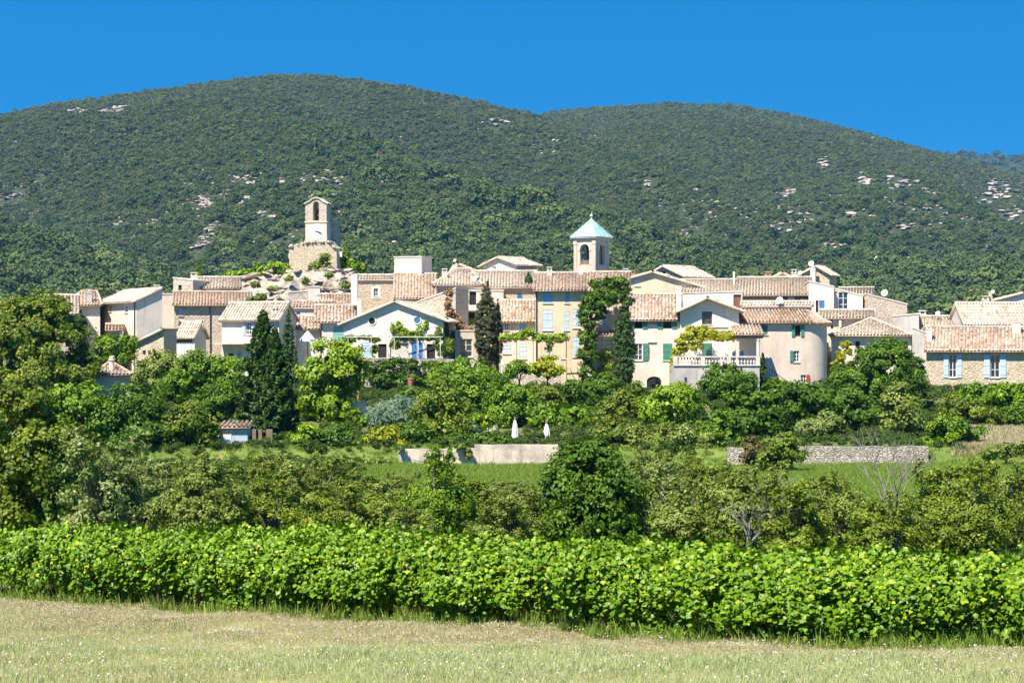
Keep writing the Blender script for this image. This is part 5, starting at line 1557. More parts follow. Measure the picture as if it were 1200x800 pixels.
m.tube([(0, 0, 0), (q.x - p.x, 0, 0)], [.05, .05], 5); m.build('rail', 'iron', rl)
for i in range(10):
    m = MB(); m.tube([((q.x - p.x) * i / 9, 0, -1.0), ((q.x - p.x) * i / 9, 0, 0)], [.03, .03], 4); m.build('post', 'iron', rl)
pergola('long pergola under green vines left of the ochre house', 586, 664, 399, 420, 200.0, 2.0, 5)

# ------------------------------------------------------------------ climbing plants
def climber(name, label, d, spec, mat, cat='climber', **kw):
    a = at(spec[0][0], spec[0][1], d); root = tag(empty(name, a), label, cat)
    foliage('leaves', px_lobes(a, d, spec, kw.pop('depth', .7)), mat, root, kw.pop('clump', .38), kw.pop('leaf', .2), kw.pop('cover', 1.5), **kw)
    return root
climber('climbing_ivy', 'dense dark green ivy climbing and arching over the pinkish house', 202.0,
        [(688, 440, 11, 14), (689, 418, 11, 14), (688, 396, 12, 15), (690, 372, 13, 15), (694, 354, 15, 13), (706, 349, 14, 12), (718, 345, 13, 10), (727, 345, 9, 10), (733, 360, 5, 16), (703, 364, 9, 9), (699, 332, 10, 5.5), (710, 330, 11, 5), (722, 332, 11, 7), (731, 336, 7, 10)], 'leaf_dark', low=.8, cover=2.2)
climber('climbing_wisteria', 'yellow-green wisteria above the terrace balustrade', 196.0,
        [(795, 412, 6, 8), (802, 402, 10, 10), (810, 391, 11, 9), (824, 389, 11, 6), (838, 392, 10, 5), (850, 394, 9, 5), (858, 393, 7, 6), (814, 403, 10, 8), (790, 424, 4, 14), (830, 391, 12, 7), (845, 394, 10, 6)], 'leaf_yellow', low=.9, cover=2.4)
climber('climbing_vine', 'green vines covering the pergola left of the ochre house', 200.5,
        [(592, 396, 9, 5), (606, 394, 10, 5), (618, 391, 10, 6), (632, 395, 9, 5), (645, 397, 10, 5), (658, 396, 8, 6), (644, 404, 4, 8)], 'leaf_bright', low=.9, cover=2.2)
climber('climbing_vine', 'bright green creeper fingers climbing the white gable', 200.3,
        [(460, 386, 2, 7), (467, 383, 4, 8), (472, 389, 6, 6), (492, 388, 7, 9), (500, 380, 2.2, 9), (514, 390, 2, 8), (482, 392, 8, 4)], 'leaf_bright', low=1.0, clump=.3)
climber('climbing_vine', 'brownish creeper over the white pergola', 197.8,
        [(409, 397, 10, 4), (425, 395, 9, 3), (438, 398, 8, 3.5), (470, 395, 10, 4), (488, 396, 9, 3), (506, 396, 9, 4), (438, 409, 5, 9), (462, 404, 7, 7)], 'leaf_olive_brown', low=.9)
climber('climbing_rose', 'leafy rose bush with red tips at the right end of the pergola', 198.0,
        [(517, 402, 8, 9), (523, 412, 9, 9), (515, 390, 4, 8), (527, 402, 6, 8)], 'leaf_olive_brown', low=1.0)
climber('climbing_ivy', 'dark ivy down the shaded corner of the white gable', 201.0, [(523, 378, 4, 7), (524, 388, 4, 7)], 'leaf_dark', low=1.0, clump=.3)
climber('dry_creeper', 'dry brown creeper hanging down the bare stone house', 205.0,
        [(527, 343, 5, 5), (525, 355, 5, 8), (528, 366, 6, 7), (535, 373, 5, 6), (538, 380, 5, 5), (540, 387, 6, 4), (549, 387, 8, 6), (556, 392, 4, 7), (543, 392, 9, 4)], 'leaf_dry', low=1.0, clump=.3, leaf=.22)
climber('climbing_vine', 'small bright green creeper on the narrow balcony house', 210.0, [(545, 350, 3.5, 8), (543, 358, 4, 5), (549, 378, 6, 4)], 'leaf_bright', low=1.0, clump=.3)
climber('climbing_vine', 'yellow-green creeper on the wall left of the dark round tree', 201.5,
        [(984, 420, 7, 9), (994, 412, 5, 5), (990, 404, 8, 4), (979, 430, 6, 7), (998, 430, 5, 8)], 'leaf_yellow', low=1.0)
climber('climbing_ivy', 'thick ivy covering the terrace wall below the white pergola', 194.3,
        [(440, 430, 18, 8), (465, 428, 18, 8), (490, 428, 18, 8), (512, 430, 14, 9), (450, 444, 20, 10), (478, 446, 20, 12), (505, 446, 16, 12)], 'leaf_dark', depth=.35, cover=2.4)
climber('creeper', 'green creeper on the roof below the rocky outcrop', 212.5, [(293, 352, 6, 3.5), (303, 350, 7, 4.5), (309, 348, 4, 4)], 'leaf_mid', low=1.0)

# ------------------------------------------------------------------ cypresses and conifers
cypress('cypress', 'dusty brown-green cypress in front of the narrow balcony house', 570.5, 331, 424, 29, 201.0, 'leaf_cypress_brown')
cypress('cypress', 'slim dark green shoot of cypress right of the brown cypress', 583, 352, 424, 12, 202.5, 'leaf_cypress')
cypress('cypress', 'tall green cypress in front of the green-shuttered house', 731.5, 347, 455, 26, 195.0, 'leaf_cypress')
cypress('cypress', 'slim pointed cypress just right of the dark conifer', 338, 364, 436, 13, 199.0, 'leaf_cypress')
cypress('cypress', 'short clipped cone cypress beside the white house at left', 94.5, 364, 400, 15, 201.0, 'leaf_cypress')
cypress('cypress', 'tiny cone cypress on the roof terrace behind the centre roofs', 619.5, 320, 337, 9, 218.6, 'leaf_cypress', 0.15)
cypress('cypress', 'small dark cypress spike between conifer and bright yellow-green tree', 346.5, 410, 470, 7, 196.0, 'leaf_cypress')
cypress('poplar', 'small poplar spire at skyline left of rocky outcrop', 233, 308, 330, 6, 236.0, 'leaf_mid')
cypress('cypress', 'small dark shoot at right end of terrace by the rounded house', 894, 415, 455, 8, 194.0, 'leaf_cypress')
conifer('fir_tree', 'big dark conifer, the taller of the pair in front of the cream house', 308.5, 361, 512, 86, 160.0)
conifer('fir_tree', 'shorter conifer merged with the right flank of the big dark conifer', 322, 383, 514, 64, 158.0)

# ------------------------------------------------------------------ trees and bushes of the gardens, back to front
G = 'garden trees and bushes'
_AY = [447.6, 458.6, 478, 503, 522]; _AD = [206, 195, 180, 165, 152.5]
def foot(y): return float(np.interp(y, _AY, _AD))      # how far off the garden slope is where it shows at height y
def T(name, label, d, spec, mat, **kw):
    yb = max(s[1] + s[3] * .85 for s in spec)
    if 151 < d < 200 and yb > 449: d = foot(yb)
    return plant(name, label, kw.pop('cat', 'tree'), d, spec, mat, group=G, **kw)
T('hedge', 'clipped green hedge along the rocks left of the clock tower', 259, [(272, 322, 12, 4), (290, 320, 13, 5), (308, 317, 14, 6.5), (326, 315, 13, 7.5), (336, 317, 6, 7)], 'leaf_bright', cat='hedge', leaf=.35, low=.8)
T('bush', 'bush of leaves and dry broom against the clock tower ruin', 259, [(381, 305, 7, 9), (374, 312, 9, 8), (366, 315, 6, 5)], 'leaf_olive', cat='bush', leaf=.3)
T('bush', 'green bush right of the clock tower ruin', 263, [(404, 300, 7, 9), (413, 310, 9, 7), (400, 310, 5, 8), (424, 314, 7, 5)], 'leaf_mid', cat='bush', leaf=.35)
T('bush', 'small dry bush on the rocks below the clock tower', 252, [(358, 329, 5, 5), (385, 322, 6, 4)], 'leaf_olive', cat='bush', leaf=.22)
T('bush', 'green shrubs growing out of the cracks left of the clock tower', 250, [(300, 333, 7, 4), (318, 338, 6, 3.5), (340, 326, 5, 4), (405, 334, 8, 4), (422, 326, 6, 5)], 'leaf_olive', cat='bush', leaf=.22)
T('tree', 'spreading blue-green tree between white house and stone barn at left', 198, [(118, 404, 12, 11), (136, 403, 16, 13), (152, 406, 9, 14), (140, 420, 18, 12), (115, 420, 12, 14)], 'leaf_mid')
T('tree', 'huge round yellow-green tree at the left edge', 176, [(45, 385, 40, 38), (20, 405, 34, 44), (75, 405, 30, 36), (92, 435, 24, 32), (45, 440, 45, 40), (-5, 430, 30, 50), (52, 366, 24, 20), (24, 374, 26, 24)], 'leaf_gold', leaf=.26, clump=.9, cover=2.2)
T('tree', 'pale green tree at the left edge behind the huge round tree', 215, [(5, 362, 16, 11), (-10, 368, 16, 14)], 'leaf_olive')
T('tree', 'green tree below the small stone barn', 190, [(190, 425, 22, 14), (172, 440, 20, 18), (208, 432, 18, 14), (195, 455, 24, 18)], 'leaf_olive')
T('tree', 'leafy tree below the dark shaded gable at left', 188, [(230, 432, 24, 18), (255, 436, 22, 20), (215, 450, 22, 20), (248, 460, 26, 20), (275, 440, 18, 18)], 'leaf_mid')
T('tree', 'dark tree under the leafy canopy left of the conifer', 183, [(262, 470, 30, 22), (240, 488, 26, 18), (282, 480, 24, 26)], 'leaf_dark')
T('tree', 'golden-green bushy tree in front of dark trees at left', 174, [(225, 492, 24, 22), (208, 505, 18, 20), (245, 505, 16, 18)], 'leaf_gold')
T('tree', 'bright tree with glossy leaves below the huge round tree', 166, [(95, 475, 34, 28), (70, 495, 28, 30), (118, 500, 30, 30), (90, 525, 30, 22)], 'leaf_mid', leaf=.27)
T('tree', 'dark shadowed tree left of the golden-green bushy tree', 170, [(160, 480, 34, 30), (140, 505, 30, 32), (182, 505, 28, 34), (160, 530, 36, 20)], 'leaf_dark')
T('tree', 'bright yellow-green tree in front of the white gabled house', 184, [(388, 420, 22, 20), (405, 412, 18, 14), (372, 440, 22, 24), (400, 445, 24, 24), (366, 470, 20, 26), (390, 475, 22, 24), (420, 435, 12, 20)], 'leaf_bright', leaf=.27)
T('bush', 'yellow flowering patch of bush low in the bright yellow-green tree', 181, [(384, 462, 10, 14), (372, 482, 10, 12), (395, 450, 8, 8)], 'leaf_yellow', cat='bush')
T('bush', 'silver-grey mounded bush below the ivy wall', 172, [(466, 486, 30, 18), (450, 492, 22, 14), (486, 492, 22, 14), (468, 476, 20, 12)], 'leaf_silver', cat='bush', leaf=.26, aspect=.3, upright=.6)
T('tree', 'rounded dark olive tree right of the silver-grey bush', 175, [(515, 470, 24, 26), (532, 485, 22, 26), (500, 490, 18, 24), (520, 500, 28, 18)], 'leaf_olive_brown')
T('tree', 'big fresh green tree right of the ivy wall', 186, [(545, 440, 34, 18), (520, 436, 22, 14), (570, 446, 24, 18), (550, 460, 36, 22), (580, 465, 18, 20)], 'leaf_mid', leaf=.27)
T('bush', 'clipped dark hedge bush with sunlit top below the pergola', 178, [(600, 462, 24, 14), (590, 482, 24, 20), (615, 482, 22, 18)], 'leaf_mid', cat='bush')
T('bush', 'olive-brown bush left of the ivy column foot', 180, [(640, 462, 22, 12), (655, 470, 16, 12), (628, 468, 14, 12)], 'leaf_gold', cat='bush')
T('bush', 'yellow-green bush in front of the peach pillar', 193, [(642, 426, 13, 10), (650, 434, 12, 10), (632, 432, 10, 10)], 'leaf_yellow', cat='bush')
T('bush', 'leafy sprawling hedge below the pergola vines', 194, [(605, 428, 16, 6), (622, 432, 14, 7), (600, 436, 10, 6)], 'leaf_mid', cat='hedge')
T('tree', 'fan-leaved low tree above the folded parasols', 170, [(655, 484, 32, 14), (675, 488, 24, 13), (635, 490, 22, 12), (660, 495, 34, 10)], 'leaf_mid', leaf=.34, aspect=.45)
T('bush', 'green bushes at the foot of the ivy column', 186, [(690, 462, 22, 14), (710, 452, 16, 12), (672, 456, 12, 10), (720, 470, 18, 14)], 'leaf_dark', cat='bush')
T('bush', 'bright bush between ivy column and tall green cypress', 193, [(708, 430, 10, 14), (710, 416, 8, 8), (705, 443, 10, 8)], 'leaf_bright', cat='bush')
T('bush', 'pale flowering bush right of the tall green cypress foot', 183, [(735, 466, 16, 10), (745, 455, 10, 9), (718, 482, 20, 14), (742, 482, 14, 12)], 'leaf_gold', cat='bush')
T('tree', 'bright round tree below the arched cellar window', 181, [(787, 470, 30, 24), (805, 478, 20, 20), (770, 480, 22, 20), (790, 488, 30, 14)], 'leaf_bright')
T('bush', 'dark laurel bush in front of the terrace wall', 186, [(852, 442, 26, 18), (838, 455, 18, 18), (872, 450, 18, 18), (855, 464, 26, 14)], 'leaf_dark', cat='bush')
T('bush', 'small bush at the stair foot of the rounded house', 192, [(912, 452, 14, 9), (925, 455, 10, 8)], 'leaf_mid', cat='bush')
T('tree', 'glossy fig tree below the terrace', 177, [(875, 470, 26, 18), (895, 480, 24, 22), (870, 495, 24, 20), (905, 465, 16, 14), (900, 500, 20, 14)], 'leaf_dark', leaf=.30)
T('tree', 'big dense dark round tree in front of the hipped roof house', 190, [(1035, 432, 40, 32), (1055, 445, 32, 34), (1005, 448, 30, 26), (1030, 460, 48, 26), (1040, 412, 26, 14)], 'leaf_dark', leaf=.22, clump=.6, cover=2.3)
T('tree', 'dark spreading tree left of the big dense round tree', 182, [(960, 468, 30, 22), (935, 472, 26, 24), (985, 475, 26, 24), (1010, 485, 24, 20), (950, 490, 30, 18)], 'leaf_dark')
T('bush', 'grey-green shrub above the dry-stone wall', 160, [(962, 498, 22, 14), (945, 502, 16, 12), (978, 503, 14, 12)], 'leaf_willow', cat='bush')
T('tree', 'thin airy tree with grey leaves above the dry-stone wall', 163, [(1055, 470, 22, 16), (1062, 490, 22, 20), (1042, 498, 14, 16), (1050, 455, 14, 10)], 'leaf_olive', cover=.9)
T('bush', 'bright bush at the right end of the dry-stone wall', 152, [(1110, 505, 24, 18), (1095, 520, 16, 18), (1125, 520, 20, 20), (1140, 512, 16, 20)], 'leaf_mid', cat='bush')
T('hedge', 'clipped round-topped green hedge below the blue-shuttered stone house', 182, [(1150, 462, 28, 13), (1178, 462, 24, 12), (1205, 460, 20, 13), (1130, 472, 20, 12), (1165, 478, 34, 14), (1195, 478, 24, 16)], 'leaf_mid', cat='hedge', leaf=.26, ragged=.08)
T('bush', 'oleander bush with orange flowers near the right edge', 172, [(1140, 482, 18, 16), (1120, 478, 16, 14), (1160, 490, 16, 14)], 'leaf_gold', cat='bush')
T('bush', 'dark bush at the right edge above the dry slope', 170, [(1185, 488, 20, 12), (1205, 486, 16, 14), (1170, 492, 14, 10)], 'leaf_dark', cat='bush')
T('bush', 'low bush on the grassy bank at the right edge', 148, [(1180, 528, 18, 8), (1158, 530, 12, 8), (1200, 526, 12, 8)], 'leaf_olive', cat='bush', leaf=.24)
T('tree', 'little tree standing alone in the meadow with its own shadow', 140, [(915, 522, 20, 16), (905, 535, 16, 16), (928, 532, 16, 16), (914, 545, 20, 12)], 'leaf_olive_brown', leaf=.24, trunk=.12)
T('bush', 'reddish round bush in front of the short dry-stone wall', 147, [(882, 528, 13, 15), (875, 534, 9, 11)], 'leaf_purple', cat='bush', leaf=.2)
T('bush', 'green bush below the glossy fig tree', 162, [(848, 495, 18, 18), (858, 508, 14, 18), (835, 505, 14, 16)], 'leaf_mid', cat='bush')
T('bush', 'dark round-topped bush left of the reddish bush', 158, [(850, 512, 16, 12), (858, 498, 10, 12)], 'leaf_dark', cat='bush')
T('bush', 'mixed green shrubs on the terrace below the bright round tree', 160, [(800, 512, 24, 14), (770, 515, 24, 16), (825, 515, 18, 12), (745, 510, 18, 16), (790, 528, 30, 12)], 'leaf_olive', cat='bush')
T('bush', 'silver-green shrub tangle among the mixed shrubs right of centre', 155, [(815, 526, 16, 9), (775, 530, 18, 10), (840, 535, 10, 8)], 'leaf_willow', cat='bush')
T('bush', 'sunny olive shrubs right of the fan-leaved low tree', 162, [(722, 505, 20, 16), (700, 515, 16, 12), (740, 525, 18, 14)], 'leaf_gold', cat='bush')
T('hedge', 'trimmed dark hedge with white blooms left of the folded parasols', 156, [(545, 516, 18, 9), (570, 515, 18, 9), (525, 518, 14, 9), (590, 518, 12, 8)], 'leaf_dark', cat='hedge', leaf=.24)
T('bush', 'white flowering bush behind the trimmed dark hedge', 160, [(548, 502, 10, 6), (580, 505, 8, 5)], 'leaf_white_bloom', cat='bush', leaf=.2)
T('bush', 'bright green bush beside the white flowering bush', 163, [(565, 495, 18, 10), (552, 492, 12, 8)], 'leaf_bright', cat='bush')
T('bush', 'creepers hanging over the top of the concrete walls', 149.2, [(540, 523, 9, 3), (549, 531, 4, 8), (470, 524, 5, 3)], 'leaf_olive', cat='creeper', leaf=.2, clump=.3, low=1.0)
T('hedge', 'dark clipped ivy block between yellow-green shrubs left of concrete wall', 158, [(395, 515, 24, 18), (412, 520, 22, 16), (380, 520, 14, 18), (400, 530, 30, 12)], 'leaf_dark', cat='hedge', leaf=.22, ragged=.06)
T('bush', 'yellow-green shrub left of the concrete wall', 156, [(452, 512, 20, 14), (438, 520, 14, 14), (465, 518, 12, 12)], 'leaf_yellow', cat='bush', leaf=.24)
T('bush', 'dark green shrub above the left end of the concrete wall', 159, [(482, 506, 18, 12), (495, 512, 12, 10), (470, 510, 10, 10)], 'leaf_dark', cat='bush', leaf=.24)
T('bush', 'small green bush half hiding the little pale hut', 172, [(414, 490, 9, 9), (428, 494, 9, 7)], 'leaf_mid', cat='bush')
T('bush', 'low ivy mound under the terracotta pot', 180, [(481, 461, 12, 8), (470, 464, 9, 7)], 'leaf_dark', cat='bush')
T('bush', 'light green shrub in front of the conifer foot', 164, [(355, 512, 14, 12), (345, 520, 14, 12), (365, 505, 12, 10)], 'leaf_bright', cat='bush')
T('hedge', 'long low hedge below the garden shed', 151.5, [(240, 536, 22, 8), (270, 534, 20, 8), (300, 533, 20, 9), (328, 534, 18, 10), (350, 536, 18, 10), (215, 538, 14, 7)], 'leaf_gold', cat='hedge', leaf=.24)
T('hedge', 'wild green strip of bushes below the dark ivy block', 148, [(375, 545, 24, 7), (410, 545, 22, 7), (440, 544, 20, 7)], 'leaf_olive', cat='hedge', leaf=.22)
T('tree', 'big-leaved walnut tree at the left edge near the vines', 78, [(20, 500, 50, 44), (60, 530, 42, 44), (10, 560, 44, 46), (70, 575, 34, 34), (40, 540, 50, 44), (35, 478, 30, 20), (15, 604, 44, 26), (75, 602, 30, 22)], 'leaf_gold', leaf=.17, clump=.55, cover=1.6)
T('tree', 'dense dark green tree in the orchard at centre, nearest the vines', 71, [(690, 548, 42, 30), (665, 575, 36, 34), (715, 578, 40, 36), (690, 605, 52, 34), (668, 618, 34, 26), (722, 618, 36, 28), (700, 528, 22, 16)], 'leaf_dark', leaf=.13, clump=.40, cover=1.7)

# ------------------------------------------------------------------ orchard between vines and walls
def orchard_mesh(seed, leaf=.11):
    rs = np.random.default_rng(seed)
    lob = []
    for q in range(9):
        a = rs.uniform(0, 6.28); r = rs.uniform(.3, 1.15)
        lob.append((r * math.cos(a), r * math.sin(a), rs.uniform(.8, 2.5), rs.uniform(.55, .85), rs.uniform(.55, .85), rs.uniform(.5, .8)))
    lob.append((0, 0, 1.5, 1.0, 1.0, 1.0))
    for q in range(8):      # shoots
        a = rs.uniform(0, 6.28); r = rs.uniform(.2, 1.2)
        lob.append((r * math.cos(a), r * math.sin(a), rs.uniform(2.4, 3.3), .16, .16, .45))
    P, N, T_ = crown_points(lob, .30, leaf, 2.0, rs, .3, .5)
    V, F = leaf_quads(P, N, leaf, .6, rs)
    me = np_mesh('crown', V, F, None, np.repeat(T_, 4))
    m = MB(); r_ = random.Random(seed)
    m.tube([(0, 0, -.3), (.03, .02, .5), (.05, 0, 1.0)], [.11, .09, .07], 7)
    for lb in lob[:9] + lob[10:]:
        mid = (lb[0] * .45 + r_.uniform(-.1, .1), lb[1] * .45 + r_.uniform(-.1, .1), .9 + lb[2] * .35)
        m.tube([(.04, 0, r_.uniform(.6, 1.0)), mid, (lb[0], lb[1], lb[2] + .2)], [.05, .03, .01], 5)
    tm = bpy.data.meshes.new('trunk'); tm.from_pydata(m.v, [], m.f); tm.materials.append(MATS['bark_grey'])
    return me, tm
OM = [orchard_mesh(40 + k) for k in range(6)]
OMAT = {}
def orchard(label, px, d, s, mat, k, sz=1.0, group='orchard trees behind the vineyard'):
    key = (k, mat)
    if key not in OMAT:
        me = OM[k][0].copy(); me.materials.clear(); me.materials.append(MATS[mat]); OMAT[key] = me
    x = ray(px) * d
    root = tag(empty('orchard_tree', (x, d, gz(x, d)), random.uniform(0, 6.28)), label, 'fruit tree', group)
    root.scale = (s, s, s * sz)
    o = link('crown', OMAT[key], root); o['kind'] = 'stuff'
    link('trunk', OM[k][1], root)
ORCH = [  # px, d, scale, material, height factor, label
    (120, 84, 1.35, 'leaf_willow', 0.95, 'pale grey-green bushy fruit tree right of the walnut tree'),
    (165, 90, 1.1, 'leaf_willow', 0.9, 'pale fruit tree between grey-green bushy tree and olive-green one on the left'),
    (225, 82, 1.25, 'leaf_olive', 0.85, 'olive-green fruit tree below the garden shed, nearest the vines'),
    (275, 88, 1.15, 'leaf_olive', 0.8, 'fruit tree with bare grey twigs showing, right of the olive-green one'),
    (190, 105, 1.1, 'leaf_olive', 0.8, 'small fruit tree in the back row behind the olive-green one at left'),
    (318, 84, 1.1, 'leaf_olive_brown', 0.75, 'rusty green fruit tree at the lower left of the orchard'),
    (358, 92, 1.2, 'leaf_olive', 0.85, 'fruit tree below the light green shrub and conifer'),
    (405, 82, 1.1, 'leaf_olive_brown', 0.75, 'low rusty green fruit tree below the dark clipped ivy block'),
    (440, 98, 1.2, 'leaf_olive', 0.8, 'grey-green fruit tree below the yellow-green shrub'),
    (505, 88, 1.1, 'leaf_mid', 1.05, 'taller leafy fruit tree rising in front of the ragged concrete wall'),
    (470, 80, 1.0, 'leaf_olive', 0.75, 'low grey-green fruit tree between rusty and taller leafy ones'),
    (548, 92, 1.15, 'leaf_olive_brown', 0.9, 'fruit tree in front of the joint of the two concrete walls'),
    (590, 84, 1.1, 'leaf_olive', 0.85, 'olive fruit tree below the long concrete wall, left of the dark tree'),
    (628, 94, 1.0, 'leaf_olive_brown', 0.85, 'fruit tree touching the left side of the dense dark tree'),
    (760, 88, 1.15, 'leaf_willow', 0.9, 'pale fruit tree touching the right side of the dense dark tree'),
    (800, 82, 1.1, 'leaf_olive', 0.8, 'fruit tree in front of the mixed shrubs right of centre'),
    (842, 90, 1.15, 'leaf_olive_brown', 0.8, 'rusty green fruit tree below the short dry-stone wall'),
    (885, 80, 1.15, 'leaf_olive', 0.8, 'fruit tree below the little lone meadow tree'),
    (935, 76, 1.1, 'leaf_olive_brown', 0.8, 'golden brown-green fruit tree left of the bare branched tree'),
    (985, 84, 1.1, 'leaf_olive', 0.8, 'fruit tree growing through the bare branched tree'),
    (1090, 80, 1.2, 'leaf_olive_brown', 0.85, 'wide fruit tree right of the bare branched tree'),
    (1135, 76, 1.1, 'leaf_olive_brown', 0.9, 'dense rusty fruit tree near the right edge'),
    (1185, 82, 1.15, 'leaf_olive', 0.85, 'fruit tree at the right edge behind the vines'),
    (1045, 74, 0.95, 'leaf_olive_brown', 0.75, 'low fruit tree in front of the bare branched tree'),
    (720, 100, 1.2, 'leaf_olive', 0.8, 'fruit tree behind the dense dark tree'),
    (240, 132, 1.1, 'leaf_olive', 0.7, 'back-row fruit tree just below the garden shed'),
    (300, 136, 1.1, 'leaf_olive_brown', 0.7, 'back-row fruit tree below the foot of the conifers'),
    (345, 128, 1.2, 'leaf_olive', 0.65, 'back-row fruit tree below the light green shrub'),
    (390, 134, 1.1, 'leaf_olive_brown', 0.65, 'back-row fruit tree below the dark clipped ivy block'),
    (425, 126, 1.1, 'leaf_olive', 0.65, 'back-row fruit tree below the yellow-green shrub'),
    (470, 132, 1.0, 'leaf_olive', 0.6, 'back-row fruit tree below the left end of the ragged concrete wall'),
    (530, 124, 1.1, 'leaf_olive_brown', 0.6, 'back-row fruit tree below the right end of the ragged concrete wall'),
    (585, 128, 1.0, 'leaf_olive', 0.55, 'back-row fruit tree below the left half of the long concrete wall'),
    (630, 126, 1.0, 'leaf_olive', 0.55, 'back-row fruit tree below the right half of the long concrete wall'),
    (770, 126, 1.2, 'leaf_olive', 0.8, 'back-row fruit tree below the silver-green shrub tangle'),
    (815, 130, 1.1, 'leaf_olive_brown', 0.75, 'back-row fruit tree left of the reddish round bush'),
    (845, 118, 1.1, 'leaf_olive', 0.7, 'back-row fruit tree in the grass below the reddish round bush'),
]
for i, (px, d, s, mt, sz, lb) in enumerate(ORCH):
    orchard(lb, px, d * .83, s * .92, mt, i % 6, sz * (.9 if 420 < px < 640 and px != 505 else 1.12))

def bare_tree(label, px, d, seed, h=4.0, tops=()):
    rs = random.Random(seed); x = ray(px) * d
    root = tag(empty('bare_tree', (x, d, gz(x, d))), label, 'dead tree')
    m = MB()
    def grow(p, dr, ln, r, lv):
        q = p + dr * ln; mid = p + dr * ln * .5 + Vector((rs.uniform(-.1, .1), rs.uniform(-.1, .1), .06)) * ln
        m.tube([p, mid, q], [r, r * .75, r * .5], 5)
        if lv == 0: return
        for _ in range(rs.choice((2, 3, 3))):
            nd = (dr + Vector((rs.uniform(-.8, .8), rs.uniform(-.6, .6), rs.uniform(-.15, .45)))).normalized()
            grow(q, nd, ln * rs.uniform(.6, .85), r * .5, lv - 1)
    m.tube([(0, 0, -.2), (0, 0, 1.0)], [.13, .1], 7)
    for k in range(4):
        grow(Vector((0, 0, rs.uniform(.7, 1.0))), Vector((rs.uniform(-.7, .7), rs.uniform(-.4, .4), 1)).normalized(), h * .3, .06, 3)
    m.build('branches', 'bark_bare', root)
bare_tree('leafless grey tree with curved branches in front of the dry-stone wall', 1022, 64, 5, 4.9)
bare_tree('fallen-looking bare grey branches in the orchard right of centre', 878, 63, 9, 1.9)
bare_tree('bare twigs poking out of the orchard beside the little lone tree', 905, 76, 12, 2.8)

# ------------------------------------------------------------------ the vineyard
def vine_leaf_cloud(seed, n=4200, L=1.25, H=1.32, Dp=1.05):
    rs = np.random.default_rng(seed)
    # points through a hedge-like volume, denser near its skin, with holes
    x = rs.uniform(-L / 2 - .18, L / 2 + .18, n); t = rs.random(n)
    z = .22 + (H - .22) * t ** .8
    wob = .72 + .28 * np.sin(x * 5.0 + rs.uniform(0, 6)) * np.sin(z * 4.2 + rs.uniform(0, 6))
    half = Dp / 2 * wob * np.interp(z / H, [0, .2, .55, .8, 1.0], [.25, .45, .95, 1.0, .55])
    y = half * np.sign(rs.uniform(-1, 1, n)) * rs.uniform(.35, 1.0, n) ** .5
    # clumps along shoots
    k = 24; cx = rs.uniform(-L / 2, L / 2, k); cz = np.where(rs.random(k) < .74, rs.uniform(.55 * H, H + .06, k), rs.uniform(.22, .6 * H, k))
    cx = np.where(cz < .55 * H, rs.choice([-.42, .05, .38], k) * L * .8 + rs.normal(0, .07, k), cx); cy_ = rs.uniform(-.55, .55, k) * np.interp(cz / H, [0, .3, .6, 1.0], [.3, .55, 1.1, .8])
    j = rs.integers(0, k, n); w = (rs.random(n) < .84) | (z < .5 * H)
    x = np.where(w, cx[j] + rs.normal(0, .13, n), x); z = np.where(w, cz[j] + rs.normal(0, .15, n), z); y = np.where(w, cy_[j] * 1.1 + rs.normal(0, .10, n), y)
    # upright shoot tips
    m_ = rs.random(n) < .05; q = rs.integers(0, 7, n); sx = rs.uniform(-L / 2, L / 2, 7)
    x = np.where(m_, sx[q] + rs.normal(0, .05, n), x); z = np.where(m_, H + rs.uniform(-.1, .22, n), z); y = np.where(m_, rs.normal(0, .1, n), y)
    P = np.stack([x, y, np.clip(z, .08, None)], 1)
    N = unit(np.stack([rs.normal(0, .45, n), np.sign(y) * .75 + rs.normal(0, .4, n), .75 + rs.normal(0, .35, n)], 1))
    T = np.stack([rs.normal(0, .6, n), rs.normal(0, .3, n), -1 + rs.normal(0, .4, n)], 1); T = unit(T - (T * N).sum(1, keepdims=True) * N); B = np.cross(N, T)
    s = (.092 * rs.uniform(.55, 1.25, n))[:, None]
    prof = [(-.42, 0, .0), (-.28, .34, -.05), (.02, .52, -.12), (.18, .30, -.06), (.55, 0, -.10), (.18, -.30, -.06), (.02, -.52, -.12), (-.28, -.34, -.05)]
    ring = np.stack([P + T * s * a + B * s * b_ + N * s * c for a, b_, c in prof], 1)
    V = np.concatenate([P[:, None, :] + N[:, None, :] * s[:, None, :] * .03, ring], 1).reshape(-1, 3)
    b0 = np.arange(n) * 9
    F = np.concatenate([np.stack([b0, b0 + 1 + i, b0 + 1 + (i + 1) % 8], 1) for i in range(8)], 0)
    tint = np.clip(rs.normal(.45, .2, n) + .18 * (P[:, 2] - .9), 0, 1)  # tint drops towards the foot, canopy shade put into the leaf colour
    yl = rs.random(n) < .03; tint = np.where(yl, 1.0, tint)
    return np_mesh('leaves', V, F, 'leaf_vine', np.repeat(tint, 9))
VL = [vine_leaf_cloud(70 + k) for k in range(7)]
